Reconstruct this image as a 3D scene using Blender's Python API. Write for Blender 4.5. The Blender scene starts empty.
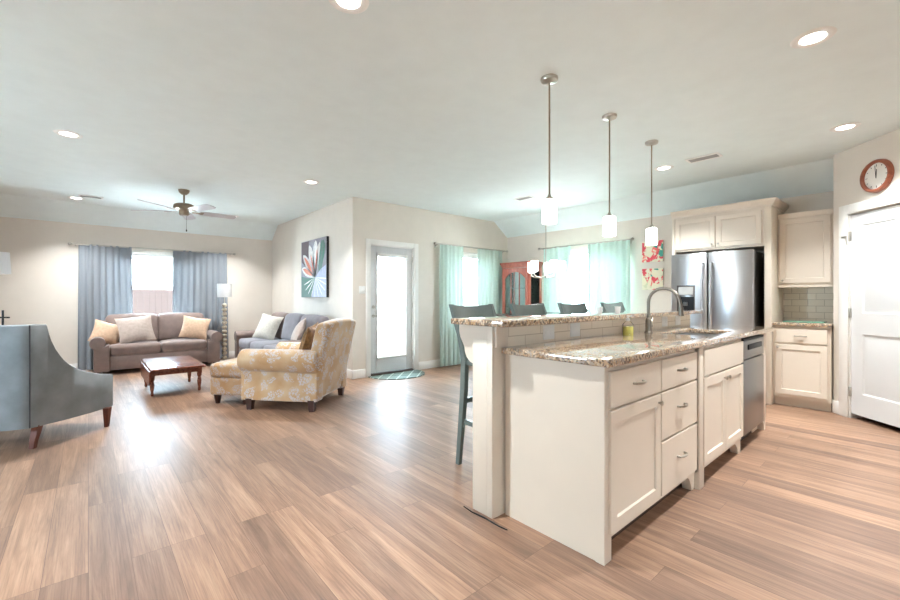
import bpy, bmesh, math, random
from mathutils import Vector, Matrix
random.seed(7)
PI = math.pi
SC = bpy.context.scene
COL = SC.collection

# ------------------------------------------------------------------ camera
FPX = 413.0
cam = bpy.data.cameras.new('camera')
cam.sensor_fit = 'HORIZONTAL'
cam.sensor_width = 36.0
cam.lens = FPX * 36.0 / 900.0
cam.shift_y = -2.0 / 900.0
cam.clip_start = 0.05
cam_o = bpy.data.objects.new('camera', cam)
cam_o.location = (0, 0, 1.22)
cam_o.rotation_euler = (PI / 2, 0, -math.radians(41.2))
COL.objects.link(cam_o)
SC.camera = cam_o

# ------------------------------------------------------------------ world, light, exposure
SKY_STRENGTH = 21.0
world = bpy.data.worlds.new('sky')
SC.world = world
world.use_nodes = True
wn = world.node_tree
bg = wn.nodes['Background']
bg.inputs['Color'].default_value = (0.62, 0.83, 1.0, 1)
bg.inputs['Strength'].default_value = SKY_STRENGTH
LAMP_W = 12.0
LAMP_COL = (0.93, 0.975, 1.0)
PENDANT_E = 5.0
vs = SC.view_settings
vs.view_transform = 'Standard'
vs.look = 'None'
vs.gamma = 1.0
vs.use_curve_mapping = False
vs.exposure = 1.42

def portal(name, loc, rot, sx, sy):
    l = bpy.data.lights.new(name, 'AREA')
    l.shape = 'RECTANGLE'; l.size = sx; l.size_y = sy
    l.cycles.is_portal = True
    o = bpy.data.objects.new(name, l)
    o.location = loc; o.rotation_euler = rot
    COL.objects.link(o)

# area light faces local -Z ; portals look into the room
portal('window_portal', (0.9, 9.42, 1.40), (-PI / 2, 0, 0), 1.4, 1.36)
portal('window_portal', (5.45, 5.80, 1.40), (-PI / 2, 0, 0), 1.2, 1.36)
portal('window_portal', (3.70, 5.80, 1.05), (-PI / 2, 0, 0), 0.8, 2.0)
portal('window_portal', (6.67, 3.85, 1.35), (-PI / 2, 0, -PI / 2), 1.4, 1.5)
portal('window_portal', (-3.37, 4.3, 1.5), (-PI / 2, 0, PI / 2), 1.0, 1.2)  # portal of the added left-wall fill window
portal('window_portal', (-1.8, -3.17, 1.5), (-PI / 2, 0, PI), 0.6, 1.2)  # portal of the added back-wall fill window
sun = bpy.data.lights.new('sun', 'SUN'); sun.energy = 35.0; sun.angle = 0.02; sun.color = (0.92, 0.96, 1.0)
sun_o = bpy.data.objects.new('sun', sun); sun_o.rotation_euler = (math.radians(32), 0, 0); COL.objects.link(sun_o)

# ------------------------------------------------------------------ materials
def lin(v):
    v /= 255.0
    return v / 12.92 if v <= 0.04045 else ((v + 0.055) / 1.055) ** 2.4
def rgb(r, g, b):
    return (lin(r), lin(g), lin(b), 1.0)

def new_mat(name):
    m = bpy.data.materials.new(name); m.use_nodes = True
    nt = m.node_tree
    return m, nt, nt.nodes['Principled BSDF']

def node(nt, typ, **kw):
    n = nt.nodes.new(typ)
    for k, v in kw.items():
        setattr(n, k, v)
    return n

def coords(nt, scale=(1, 1, 1), rot=(0, 0, 0)):
    tc = node(nt, 'ShaderNodeTexCoord')
    mp = node(nt, 'ShaderNodeMapping')
    mp.inputs['Scale'].default_value = scale
    mp.inputs['Rotation'].default_value = rot
    nt.links.new(tc.outputs['Object'], mp.inputs['Vector'])
    return mp.outputs['Vector']

def ramp(nt, fac, stops, interp='LINEAR'):
    r = node(nt, 'ShaderNodeValToRGB')
    r.color_ramp.interpolation = interp
    el = r.color_ramp.elements
    while len(el) < len(stops):
        el.new(0.5)
    for e, (p, c) in zip(el, stops):
        e.position = p; e.color = c
    nt.links.new(fac, r.inputs['Fac'])
    return r.outputs['Color']

def bump(nt, bsdf, h, strength=0.2, dist=0.01):
    b = node(nt, 'ShaderNodeBump')
    b.inputs['Strength'].default_value = strength
    b.inputs['Distance'].default_value = dist
    nt.links.new(h, b.inputs['Height'])
    nt.links.new(b.outputs['Normal'], bsdf.inputs['Normal'])

def plain(name, col, rough=0.5, metal=0.0, var=0.06, scale=6.0, bmp=0.0, bscale=200.0, sheen=0.0, stretch=(1, 1, 1), spec=0.5, coat=0.0):
    m, nt, b = new_mat(name)
    n = node(nt, 'ShaderNodeTexNoise')
    n.inputs['Scale'].default_value = scale
    n.inputs['Detail'].default_value = 4
    v = coords(nt, stretch)
    nt.links.new(v, n.inputs['Vector'])
    lo = tuple(c * (1 - var) for c in col[:3]) + (1,)
    hi = tuple(min(1, c * (1 + var)) for c in col[:3]) + (1,)
    c = ramp(nt, n.outputs['Fac'], [(0.3, lo), (0.7, hi)])
    nt.links.new(c, b.inputs['Base Color'])
    b.inputs['Roughness'].default_value = rough
    b.inputs['Metallic'].default_value = metal
    b.inputs['Specular IOR Level'].default_value = spec
    if coat: b.inputs['Coat Weight'].default_value = coat
    if sheen:
        b.inputs['Sheen Weight'].default_value = sheen
        b.inputs['Sheen Roughness'].default_value = 0.4
    if bmp:
        n2 = node(nt, 'ShaderNodeTexNoise')
        n2.inputs['Scale'].default_value = bscale
        nt.links.new(v, n2.inputs['Vector'])
        bump(nt, b, n2.outputs['Fac'], bmp, 0.004)
    return m

def emit(name, col, strength):
    m, nt, b = new_mat(name)
    b.inputs['Base Color'].default_value = (0.9, 0.9, 0.9, 1)
    b.inputs['Emission Color'].default_value = col
    b.inputs['Emission Strength'].default_value = strength
    return m

def wood(name, c1, c2, rough=0.35, axis='x', scale=3.0):
    m, nt, b = new_mat(name)
    st = {'x': (1, 12, 12), 'y': (12, 1, 12), 'z': (12, 12, 1)}[axis]
    v = coords(nt, st)
    n = node(nt, 'ShaderNodeTexNoise')
    n.inputs['Scale'].default_value = scale; n.inputs['Detail'].default_value = 6; n.inputs['Distortion'].default_value = 0.6
    nt.links.new(v, n.inputs['Vector'])
    nt.links.new(ramp(nt, n.outputs['Fac'], [(0.3, c1), (0.7, c2)]), b.inputs['Base Color'])
    b.inputs['Roughness'].default_value = rough
    return m

def floor_mat():
    m, nt, b = new_mat('plank_floor')
    tc = node(nt, 'ShaderNodeTexCoord')
    sp = node(nt, 'ShaderNodeSeparateXYZ')
    nt.links.new(tc.outputs['Object'], sp.inputs[0])
    cb = node(nt, 'ShaderNodeCombineXYZ')
    nt.links.new(sp.outputs['Y'], cb.inputs['X']); nt.links.new(sp.outputs['X'], cb.inputs['Y'])
    br = node(nt, 'ShaderNodeTexBrick')
    br.offset = 0.37; br.offset_frequency = 3
    br.inputs['Color1'].default_value = (0, 0, 0, 1); br.inputs['Color2'].default_value = (1, 1, 1, 1)
    br.inputs['Mortar'].default_value = (0.5, 0.5, 0.5, 1)
    br.inputs['Scale'].default_value = 1.0
    br.inputs['Mortar Size'].default_value = 0.0011
    br.inputs['Mortar Smooth'].default_value = 0.2
    br.inputs['Brick Width'].default_value = 1.22
    br.inputs['Row Height'].default_value = 0.152
    nt.links.new(cb.outputs[0], br.inputs['Vector'])
    # per plank offset for the grain
    ml = node(nt, 'ShaderNodeVectorMath', operation='MULTIPLY_ADD')
    nt.links.new(br.outputs['Color'], ml.inputs[0]); ml.inputs[1].default_value = (37, 11, 53)
    nt.links.new(cb.outputs[0], ml.inputs[2])
    mp = node(nt, 'ShaderNodeMapping'); mp.inputs['Scale'].default_value = (0.9, 11, 1)
    nt.links.new(ml.outputs[0], mp.inputs['Vector'])
    n1 = node(nt, 'ShaderNodeTexNoise'); n1.inputs['Scale'].default_value = 1.6; n1.inputs['Detail'].default_value = 8
    n1.inputs['Roughness'].default_value = 0.68; n1.inputs['Distortion'].default_value = 0.5
    nt.links.new(mp.outputs[0], n1.inputs['Vector'])
    n2 = node(nt, 'ShaderNodeTexNoise'); n2.inputs['Scale'].default_value = 7; n2.inputs['Detail'].default_value = 4
    mp2 = node(nt, 'ShaderNodeMapping'); mp2.inputs['Scale'].default_value = (0.5, 26, 1)
    nt.links.new(ml.outputs[0], mp2.inputs['Vector']); nt.links.new(mp2.outputs[0], n2.inputs['Vector'])
    g = ramp(nt, n1.outputs['Fac'], [(0.22, rgb(106, 78, 60)), (0.5, rgb(150, 115, 91)), (0.78, rgb(186, 152, 124))])
    tint = ramp(nt, br.outputs['Color'], [(0.0, (0.66, 0.63, 0.62, 1)), (0.5, (0.92, 0.9, 0.88, 1)), (1.0, (1.15, 1.13, 1.1, 1))])
    mx = node(nt, 'ShaderNodeMix', data_type='RGBA', blend_type='MULTIPLY'); mx.inputs[0].default_value = 1
    nt.links.new(g, mx.inputs['A']); nt.links.new(tint, mx.inputs['B'])
    st = ramp(nt, n2.outputs['Fac'], [(0.36, (0.76, 0.74, 0.72, 1)), (0.55, (1, 1, 1, 1))])
    mx2 = node(nt, 'ShaderNodeMix', data_type='RGBA', blend_type='MULTIPLY'); mx2.inputs[0].default_value = 1
    nt.links.new(mx.outputs['Result'], mx2.inputs['A']); nt.links.new(st, mx2.inputs['B'])
    mx3 = node(nt, 'ShaderNodeMix', data_type='RGBA', blend_type='MIX')
    nt.links.new(br.outputs['Fac'], mx3.inputs[0]); nt.links.new(mx2.outputs['Result'], mx3.inputs['A'])
    mx3.inputs['B'].default_value = rgb(92, 62, 46)
    nt.links.new(mx3.outputs['Result'], b.inputs['Base Color'])
    b.inputs['Roughness'].default_value = 0.52
    b.inputs['Specular IOR Level'].default_value = 0.8
    b.inputs['Coat Weight'].default_value = 0.2; b.inputs['Coat Roughness'].default_value = 0.3
    bump(nt, b, n2.outputs['Fac'], 0.06, 0.003)
    return m

def granite_mat():
    m, nt, b = new_mat('granite')
    v = coords(nt)
    a = node(nt, 'ShaderNodeTexVoronoi'); a.inputs['Scale'].default_value = 95
    nt.links.new(v, a.inputs['Vector'])
    sep = node(nt, 'ShaderNodeSeparateColor'); nt.links.new(a.outputs['Color'], sep.inputs[0])
    c1 = ramp(nt, sep.outputs['Red'], [(0.0, rgb(38, 27, 22)), (0.22, rgb(112, 78, 52)), (0.38, rgb(178, 140, 100)), (0.62, rgb(206, 184, 156)), (0.86, rgb(150, 138, 128))], 'CONSTANT')
    n = node(nt, 'ShaderNodeTexNoise'); n.inputs['Scale'].default_value = 14; n.inputs['Detail'].default_value = 6
    nt.links.new(v, n.inputs['Vector'])
    c2 = ramp(nt, n.outputs['Fac'], [(0.35, rgb(176, 150, 120)), (0.65, rgb(214, 202, 186))])
    mx = node(nt, 'ShaderNodeMix', data_type='RGBA', blend_type='MIX'); mx.inputs[0].default_value = 0.3
    nt.links.new(c1, mx.inputs['A']); nt.links.new(c2, mx.inputs['B'])
    nt.links.new(mx.outputs['Result'], b.inputs['Base Color'])
    b.inputs['Roughness'].default_value = 0.06
    b.inputs['Specular IOR Level'].default_value = 0.8
    b.inputs['Coat Weight'].default_value = 0.8; b.inputs['Coat Roughness'].default_value = 0.04
    return m

def floral_mat():
    m, nt, b = new_mat('floral_upholstery')
    v = coords(nt)
    nd = node(nt, 'ShaderNodeTexNoise'); nd.inputs['Scale'].default_value = 9; nd.inputs['Detail'].default_value = 3
    nt.links.new(v, nd.inputs['Vector'])
    add = node(nt, 'ShaderNodeVectorMath', operation='MULTIPLY_ADD')
    nt.links.new(nd.outputs['Color'], add.inputs[0]); add.inputs[1].default_value = (0.16, 0.16, 0.16)
    nt.links.new(v, add.inputs[2])
    vo = node(nt, 'ShaderNodeTexVoronoi'); vo.inputs['Scale'].default_value = 8.5
    nt.links.new(add.outputs[0], vo.inputs['Vector'])
    v2 = node(nt, 'ShaderNodeTexVoronoi'); v2.feature = 'DISTANCE_TO_EDGE'; v2.inputs['Scale'].default_value = 30
    nt.links.new(add.outputs[0], v2.inputs['Vector'])
    mk1 = ramp(nt, vo.outputs['Distance'], [(0.46, (1, 1, 1, 1)), (0.54, (0, 0, 0, 1))])
    mk2 = ramp(nt, v2.outputs['Distance'], [(0.06, (0, 0, 0, 1)), (0.13, (1, 1, 1, 1))])
    mm = node(nt, 'ShaderNodeMix', data_type='RGBA', blend_type='MULTIPLY'); mm.inputs[0].default_value = 1
    nt.links.new(mk1, mm.inputs['A']); nt.links.new(mk2, mm.inputs['B'])
    n3 = node(nt, 'ShaderNodeTexNoise'); n3.inputs['Scale'].default_value = 5
    nt.links.new(v, n3.inputs['Vector'])
    base = ramp(nt, n3.outputs['Fac'], [(0.35, rgb(182, 142, 98)), (0.65, rgb(196, 166, 132))])
    mx = node(nt, 'ShaderNodeMix', data_type='RGBA', blend_type='MIX')
    nt.links.new(mm.outputs['Result'], mx.inputs[0]); nt.links.new(base, mx.inputs['A'])
    mx.inputs['B'].default_value = rgb(190, 180, 176)
    nt.links.new(mx.outputs['Result'], b.inputs['Base Color'])
    b.inputs['Roughness'].default_value = 0.75
    b.inputs['Sheen Weight'].default_value = 0.9; b.inputs['Sheen Roughness'].default_value = 0.3
    return m

def sheer_mat(name, col, transp, transl):
    m = bpy.data.materials.new(name); m.use_nodes = True
    nt = m.node_tree; nt.nodes.clear()
    out = node(nt, 'ShaderNodeOutputMaterial')
    v = coords(nt, (60, 60, 4))
    n = node(nt, 'ShaderNodeTexNoise'); n.inputs['Scale'].default_value = 3
    nt.links.new(v, n.inputs['Vector'])
    c = ramp(nt, n.outputs['Fac'], [(0.3, tuple(x * 0.94 for x in col[:3]) + (1,)), (0.7, col)])
    d = node(nt, 'ShaderNodeBsdfDiffuse'); t = node(nt, 'ShaderNodeBsdfTranslucent'); tr = node(nt, 'ShaderNodeBsdfTransparent')
    nt.links.new(c, d.inputs['Color']); nt.links.new(c, t.inputs['Color'])
    tr.inputs['Color'].default_value = col
    m1 = node(nt, 'ShaderNodeMixShader'); m1.inputs[0].default_value = transl
    nt.links.new(d.outputs[0], m1.inputs[1]); nt.links.new(t.outputs[0], m1.inputs[2])
    m2 = node(nt, 'ShaderNodeMixShader'); m2.inputs[0].default_value = transp
    nt.links.new(m1.outputs[0], m2.inputs[1]); nt.links.new(tr.outputs[0], m2.inputs[2])
    nt.links.new(m2.outputs[0], out.inputs['Surface'])
    return m

def pane_mat(name='clear_glass', refl=0.06, tint=(1, 1, 1, 1)):
    m = bpy.data.materials.new(name); m.use_nodes = True
    nt = m.node_tree; nt.nodes.clear()
    out = node(nt, 'ShaderNodeOutputMaterial')
    tr = node(nt, 'ShaderNodeBsdfTransparent'); tr.inputs['Color'].default_value = tint
    gl = node(nt, 'ShaderNodeBsdfGlossy'); gl.inputs['Roughness'].default_value = 0.03
    fr = node(nt, 'ShaderNodeLayerWeight'); fr.inputs['Blend'].default_value = refl * 2
    mx = node(nt, 'ShaderNodeMixShader')
    nt.links.new(fr.outputs['Fresnel'], mx.inputs[0])
    nt.links.new(tr.outputs[0], mx.inputs[1]); nt.links.new(gl.outputs[0], mx.inputs[2])
    nt.links.new(mx.outputs[0], out.inputs['Surface'])
    return m

def tile_mat(name, c1, c2, grout, w, h, plane):
    m, nt, b = new_mat(name)
    tc = node(nt, 'ShaderNodeTexCoord'); sp = node(nt, 'ShaderNodeSeparateXYZ'); cb = node(nt, 'ShaderNodeCombineXYZ')
    nt.links.new(tc.outputs['Object'], sp.inputs[0])
    nt.links.new(sp.outputs[plane], cb.inputs['X']); nt.links.new(sp.outputs['Z'], cb.inputs['Y'])
    br = node(nt, 'ShaderNodeTexBrick')
    br.inputs['Color1'].default_value = c1; br.inputs['Color2'].default_value = c2; br.inputs['Mortar'].default_value = grout
    br.inputs['Scale'].default_value = 1; br.inputs['Mortar Size'].default_value = 0.0025
    br.inputs['Brick Width'].default_value = w; br.inputs['Row Height'].default_value = h
    nt.links.new(cb.outputs[0], br.inputs['Vector'])
    nt.links.new(br.outputs['Color'], b.inputs['Base Color'])
    b.inputs['Roughness'].default_value = 0.25
    iv = node(nt, 'ShaderNodeMath', operation='SUBTRACT'); iv.inputs[0].default_value = 1
    nt.links.new(br.outputs['Fac'], iv.inputs[1])
    bump(nt, b, iv.outputs[0], 0.5, 0.003)
    return m

M = {}
M['wall'] = plain('wall_paint', rgb(220, 210, 198), 0.65, var=0.02, bmp=0.08, bscale=150)
M['ceil'] = plain('ceiling_paint', rgb(228, 237, 236), 0.7, var=0.02, bmp=0.06, bscale=120)
M['trim'] = plain('trim_paint', rgb(236, 232, 226), 0.38, var=0.015)
M['cab'] = plain('cabinet_paint', rgb(226, 213, 196), 0.36, var=0.015)
M['door'] = plain('door_paint', rgb(216, 215, 213), 0.34, var=0.01)
M['floor'] = floor_mat()
M['granite'] = granite_mat()
M['steel'] = plain('brushed_steel', rgb(196, 198, 202), 0.32, 1.0, var=0.04, scale=3, stretch=(60, 60, 1))
M['steel'].node_tree.nodes['Principled BSDF'].inputs['Anisotropic'].default_value = 0.75; M['steel'].node_tree.nodes['Principled BSDF'].inputs['Anisotropic Rotation'].default_value = 0.25
M['steel_dark'] = plain('dark_steel', rgb(118, 116, 114), 0.28, 1.0, var=0.04)
M['nickel'] = plain('brushed_nickel', rgb(188, 182, 172), 0.28, 1.0, var=0.03)
M['bronze'] = plain('antique_pewter', rgb(150, 136, 118), 0.35, 0.8, var=0.08, scale=20)
M['black'] = plain('black_plastic', rgb(20, 20, 22), 0.45, spec=0.3, var=0.1)
M['iron'] = plain('black_iron', rgb(38, 36, 36), 0.5, 0.6, var=0.1)
M['white_plastic'] = plain('white_plastic', rgb(238, 237, 233), 0.35, var=0.01)
M['vent_grey'] = plain('grey_louvre', rgb(168, 168, 165), 0.6)
M['faucet'] = plain('satin_nickel', rgb(132, 124, 114), 0.34, 1.0, var=0.03)
M['mirror'] = plain('pale_mirror', rgb(212, 232, 224), 0.2, 0.3, var=0.02)
M['dw'] = plain('dishwasher_steel', rgb(140, 138, 136), 0.3, 1.0, var=0.04, stretch=(60, 60, 1))
M['seam'] = plain('dark_piping', rgb(62, 64, 66), 0.8)
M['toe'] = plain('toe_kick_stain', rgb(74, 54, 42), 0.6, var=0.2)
M['chandelier_glow'] = emit('frosted_glass_bright', (1.0, 0.97, 0.92, 1), 8)
M['lampglow'] = emit('downlight_lens', (1.0, 0.93, 0.84, 1), 5)
M['shade_glow'] = emit('frosted_glass_lit', (1.0, 0.96, 0.9, 1), PENDANT_E)
M['sofa'] = plain('taupe_upholstery', rgb(133, 114, 106), 0.85, var=0.12, scale=9, bmp=0.3, bscale=260, sheen=0.3)
M['sofa_b'] = plain('brown_upholstery', rgb(122, 102, 93), 0.7, var=0.12, scale=9, bmp=0.2, sheen=0.2)
M['sofa_c'] = plain('slate_upholstery', rgb(124, 118, 122), 0.8, var=0.1, scale=9, bmp=0.2, sheen=0.3)
M['grey_velvet'] = plain('grey_velvet', rgb(124, 128, 130), 0.75, var=0.2, scale=5, bmp=0.1, sheen=0.15)
M['floral'] = floral_mat()
M['pil_gold'] = plain('gold_weave', rgb(202, 168, 140), 0.8, var=0.12, scale=30, bmp=0.3, sheen=0.2)
M['pil_tan'] = plain('tan_weave', rgb(186, 168, 156), 0.8, var=0.1, scale=24, bmp=0.3, sheen=0.2)
M['pil_oat'] = plain('oatmeal_weave', rgb(206, 196, 182), 0.8, var=0.12, scale=40, bmp=0.3, sheen=0.2)
M['pil_brown'] = plain('brown_gold_brocade', rgb(140, 104, 64), 0.6, var=0.45, scale=26, bmp=0.3)
M['cherry'] = wood('cherry_wood', rgb(92, 46, 34), rgb(132, 74, 54), 0.25, 'y')
M['dark_leg'] = wood('dark_wood', rgb(50, 30, 24), rgb(78, 46, 36), 0.35, 'z')
M['leg_red'] = wood('mahogany_leg', rgb(84, 40, 28), rgb(112, 58, 40), 0.5, 'z')
M['china'] = wood('red_cherry', rgb(150, 70, 52), rgb(186, 98, 76), 0.3, 'z')
M['table_dark'] = wood('espresso_wood', rgb(40, 36, 36), rgb(62, 54, 52), 0.25, 'x')
M['stool'] = plain('green_grey_paint', rgb(106, 117, 113), 0.26, var=0.08, scale=8)
M['curt_grey'] = sheer_mat('blue_grey_curtain', rgb(150, 155, 160), 0.0, 0.03)
M['curt_mint'] = sheer_mat('mint_sheer', rgb(196, 212, 202), 0.0, 0.14)
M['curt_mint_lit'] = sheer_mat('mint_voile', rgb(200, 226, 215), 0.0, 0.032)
M['blind'] = plain('white_slats', rgb(240, 238, 234), 0.45, var=0.01)
M['glass'] = pane_mat()
M['cab_glass'] = pane_mat('cabinet_glass', 0.12, (0.93, 0.97, 0.96, 1))
M['shade_white'] = sheer_mat('linen_shade', rgb(246, 244, 242), 0.0, 0.35)
M['silver_ball'] = plain('champagne_metal', rgb(208, 196, 176), 0.3, 0.5, var=0.2, scale=30)
M['fan_blade'] = plain('pale_blade', rgb(196, 192, 196), 0.3, var=0.08, scale=4)
M['clock_rim'] = wood('clock_wood', rgb(140, 74, 52), rgb(168, 96, 70), 0.3, 'x')
M['paper'] = plain('ivory_dial', rgb(236, 232, 224), 0.5, var=0.01)
M['teal_glass'] = plain('green_glass', rgb(110, 160, 138), 0.1, var=0.08)
M['yellow_soap'] = plain('yellow_soap', rgb(222, 216, 120), 0.15, var=0.03)
M['canvas_edge'] = plain('dark_canvas_edge', rgb(34, 28, 26), 0.6)
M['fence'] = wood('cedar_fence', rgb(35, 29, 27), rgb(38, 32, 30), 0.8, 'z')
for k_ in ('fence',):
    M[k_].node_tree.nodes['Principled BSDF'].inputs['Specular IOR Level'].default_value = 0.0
M['house'] = plain('pale_siding', rgb(120, 116, 112), 0.9, spec=0.1)
M['ground'] = plain('pale_concrete', rgb(206, 204, 198), 0.9, var=0.1)
M['win_dark'] = plain('dark_window', rgb(22, 23, 26), 0.9, spec=0.0)
M['tile_isl'] = tile_mat('travertine_tile', rgb(242, 229, 211), rgb(246, 236, 220), rgb(206, 190, 170), 0.30, 0.077, 'X')
M['tile_niche'] = tile_mat('subway_tile', rgb(228, 221, 208), rgb(236, 230, 218), rgb(184, 176, 164), 0.15, 0.075, 'Y')

# ------------------------------------------------------------------ mesh helpers
ROOTS = {}
def xf(o):
    return ROOTS.get(o.name)

def obj(name, bm, mat, parent=None, world=False, sharp=40, smooth=True):
    """link bm as one mesh object; world=True: bm is in world space"""
    if parent is not None and world:
        p = parent
        while p.parent is not None:
            p = p.parent
        bm.transform(ROOTS[p.name].inverted())
    bmesh.ops.recalc_face_normals(bm, faces=bm.faces)
    me = bpy.data.meshes.new(name)
    bm.to_mesh(me); bm.free()
    if smooth:
        me.polygons.foreach_set('use_smooth', [True] * len(me.polygons))
        me.set_sharp_from_angle(angle=math.radians(sharp))
    for m in (mat if isinstance(mat, (list, tuple)) else [mat]):
        me.materials.append(m)
    o = bpy.data.objects.new(name, me)
    COL.objects.link(o)
    o.parent = parent
    return o

def tag(o, label, cat, group=None):
    o['label'] = label; o['category'] = cat
    if group: o['group'] = group
    return o

def thing(name, label, cat, loc=(0, 0, 0), rotz=0.0, group=None):
    o = bpy.data.objects.new(name, None)
    o.empty_display_size = 0.1
    COL.objects.link(o)
    o.location = loc; o.rotation_euler = (0, 0, rotz)
    ROOTS[o.name] = Matrix.Translation(loc) @ Matrix.Rotation(rotz, 4, 'Z')
    return tag(o, label, cat, group)

def struct(name, bm, mat, **kw):
    o = obj(name, bm, mat, **kw)
    if o.parent is None:
        o['kind'] = 'structure'
    ROOTS[o.name] = Matrix.Identity(4)
    return o

def struct_root(name, loc=(0, 0, 0), rotz=0.0):
    o = bpy.data.objects.new(name, None); COL.objects.link(o)
    o.location = loc; o.rotation_euler = (0, 0, rotz); o['kind'] = 'structure'
    ROOTS[o.name] = Matrix.Translation(loc) @ Matrix.Rotation(rotz, 4, 'Z')
    return o

def NB(): return bmesh.new()

def merge(bm, t):
    me = bpy.data.meshes.new('t'); t.to_mesh(me); t.free()
    bm.from_mesh(me); bpy.data.meshes.remove(me)

def box(bm, x0, x1, y0, y1, z0, z1, bev=0.0, seg=2, mtx=None):
    t = bmesh.new()
    bmesh.ops.create_cube(t, size=1)
    for v in t.verts:
        v.co = ((x0 + x1) / 2 + v.co.x * (x1 - x0), (y0 + y1) / 2 + v.co.y * (y1 - y0), (z0 + z1) / 2 + v.co.z * (z1 - z0))
    if bev > 0:
        bmesh.ops.bevel(t, geom=list(t.edges), offset=bev, segments=seg, affect='EDGES', profile=0.5)
    if mtx: t.transform(mtx)
    merge(bm, t)
    return bm

def B(*a, **k): return box(NB(), *a, **k)

def tube(bm, pts, r, seg=10, cap=True):
    pts = [Vector(p) for p in pts]
    rs = r if isinstance(r, (list, tuple)) else [r] * len(pts)
    rings = []
    up = None
    for i, p in enumerate(pts):
        if i == 0: d = pts[1] - pts[0]
        elif i == len(pts) - 1: d = pts[-1] - pts[-2]
        else: d = (pts[i + 1] - p).normalized() + (p - pts[i - 1]).normalized()
        d.normalize()
        if up is None:
            a = Vector((0, 0, 1)) if abs(d.z) < 0.9 else Vector((1, 0, 0))
            up = d.cross(a).normalized()
        else:
            up = (up - d * up.dot(d)).normalized()
        w = d.cross(up)
        rings.append([bm.verts.new(p + (up * math.cos(2 * PI * k / seg) + w * math.sin(2 * PI * k / seg)) * rs[i]) for k in range(seg)])
    for a, b in zip(rings, rings[1:]):
        for k in range(seg):
            bm.faces.new((a[k], a[(k + 1) % seg], b[(k + 1) % seg], b[k]))
    if cap:
        bm.faces.new(rings[0]); bm.faces.new(rings[-1][::-1])
    return bm

def bar(bm, pts, w, d):
    """square-section bar along pts, w along x, d along y"""
    rings = []
    for i, p in enumerate(pts):
        ww = w[i] if isinstance(w, (list, tuple)) else w
        dd = d[i] if isinstance(d, (list, tuple)) else d
        x, y, z = p
        rings.append([bm.verts.new((x + sx * ww / 2, y + sy * dd / 2, z)) for sx, sy in ((-1, -1), (1, -1), (1, 1), (-1, 1))])
    for a, b in zip(rings, rings[1:]):
        for k in range(4):
            bm.faces.new((a[k], a[(k + 1) % 4], b[(k + 1) % 4], b[k]))
    bm.faces.new(rings[0]); bm.faces.new(rings[-1])
    return bm

def lathe(bm, prof, c=(0, 0, 0), seg=20, close=True):
    rings = []
    for r, z in prof:
        if r < 1e-5:
            rings.append([bm.verts.new((c[0], c[1], c[2] + z))])
        else:
            rings.append([bm.verts.new((c[0] + r * math.cos(2 * PI * k / seg), c[1] + r * math.sin(2 * PI * k / seg), c[2] + z)) for k in range(seg)])
    for a, b in zip(rings, rings[1:]):
        if len(a) == 1 and len(b) == 1: continue
        for k in range(seg):
            k2 = (k + 1) % seg
            if len(a) == 1: bm.faces.new((a[0], b[k], b[k2]))
            elif len(b) == 1: bm.faces.new((a[k], a[k2], b[0]))
            else: bm.faces.new((a[k], a[k2], b[k2], b[k]))
    if close:
        for rr in (rings[0], rings[-1]):
            if len(rr) > 1:
                try: bm.faces.new(rr)
                except ValueError: pass
    return bm

def prism(bm, poly, f0, f1, bev=0.0):
    """poly: list of 2D; f0/f1: functions (u,v)->3D for the two ends"""
    t = bmesh.new()
    a = [t.verts.new(f0(u, v)) for u, v in poly]
    b = [t.verts.new(f1(u, v)) for u, v in poly]
    n = len(poly)
    caps = [t.faces.new(a), t.faces.new(b[::-1])]
    for k in range(n):
        t.faces.new((a[k], b[k], b[(k + 1) % n], a[(k + 1) % n]))
    bmesh.ops.recalc_face_normals(t, faces=t.faces)
    if bev > 0:
        ed = [e for f in caps for e in f.edges]
        bmesh.ops.bevel(t, geom=list(set(ed)), offset=bev, segments=3, affect='EDGES', profile=0.5)
    merge(bm, t)
    return bm

def rbox(bm, c, s, r, puff=(0, 0, 0), n=6, mtx=None, fn=None):
    """soft rounded box: centre c, size s, corner radius r, puff per axis"""
    t = bmesh.new()
    h = [x / 2 for x in s]
    def axis(hh):
        k = 4
        e = [-hh + r * (1 - math.cos(PI / 2 * i / k)) for i in range(k)]
        m = [(-hh + r) + (2 * hh - 2 * r) * i / n for i in range(n + 1)]
        return e + m + [-x for x in reversed(e)]
    A = [axis(x) for x in h]
    grid = {}
    def vert(i, j, k):
        key = (i, j, k)
        if key not in grid:
            p = Vector((A[0][i], A[1][j], A[2][k]))
            q = Vector([max(-(h[a] - r), min(h[a] - r, p[a])) for a in range(3)])
            dvec = p - q
            if dvec.length > 1e-9:
                p = q + dvec.normalized() * r
            u = [p[a] / h[a] for a in range(3)]
            for a in range(3):
                if puff[a]:
                    o = [b for b in range(3) if b != a]
                    w = (1 - u[o[0]] ** 2) * (1 - u[o[1]] ** 2)
                    p[a] += puff[a] * u[a] * w
            if fn: p = Vector(fn(p))
            grid[key] = t.verts.new(p + Vector(c))
        return grid[key]
    L = [len(a) for a in A]
    for ax in range(3):
        o = [b for b in range(3) if b != ax]
        for side in (0, L[ax] - 1):
            for i in range(L[o[0]] - 1):
                for j in range(L[o[1]] - 1):
                    q = []
                    for di, dj in ((0, 0), (1, 0), (1, 1), (0, 1)):
                        idx = [0, 0, 0]; idx[ax] = side; idx[o[0]] = i + di; idx[o[1]] = j + dj
                        q.append(vert(*idx))
                    t.faces.new(q)
    bmesh.ops.recalc_face_normals(t, faces=t.faces)
    if mtx: t.transform(mtx)
    merge(bm, t)
    return bm

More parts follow.
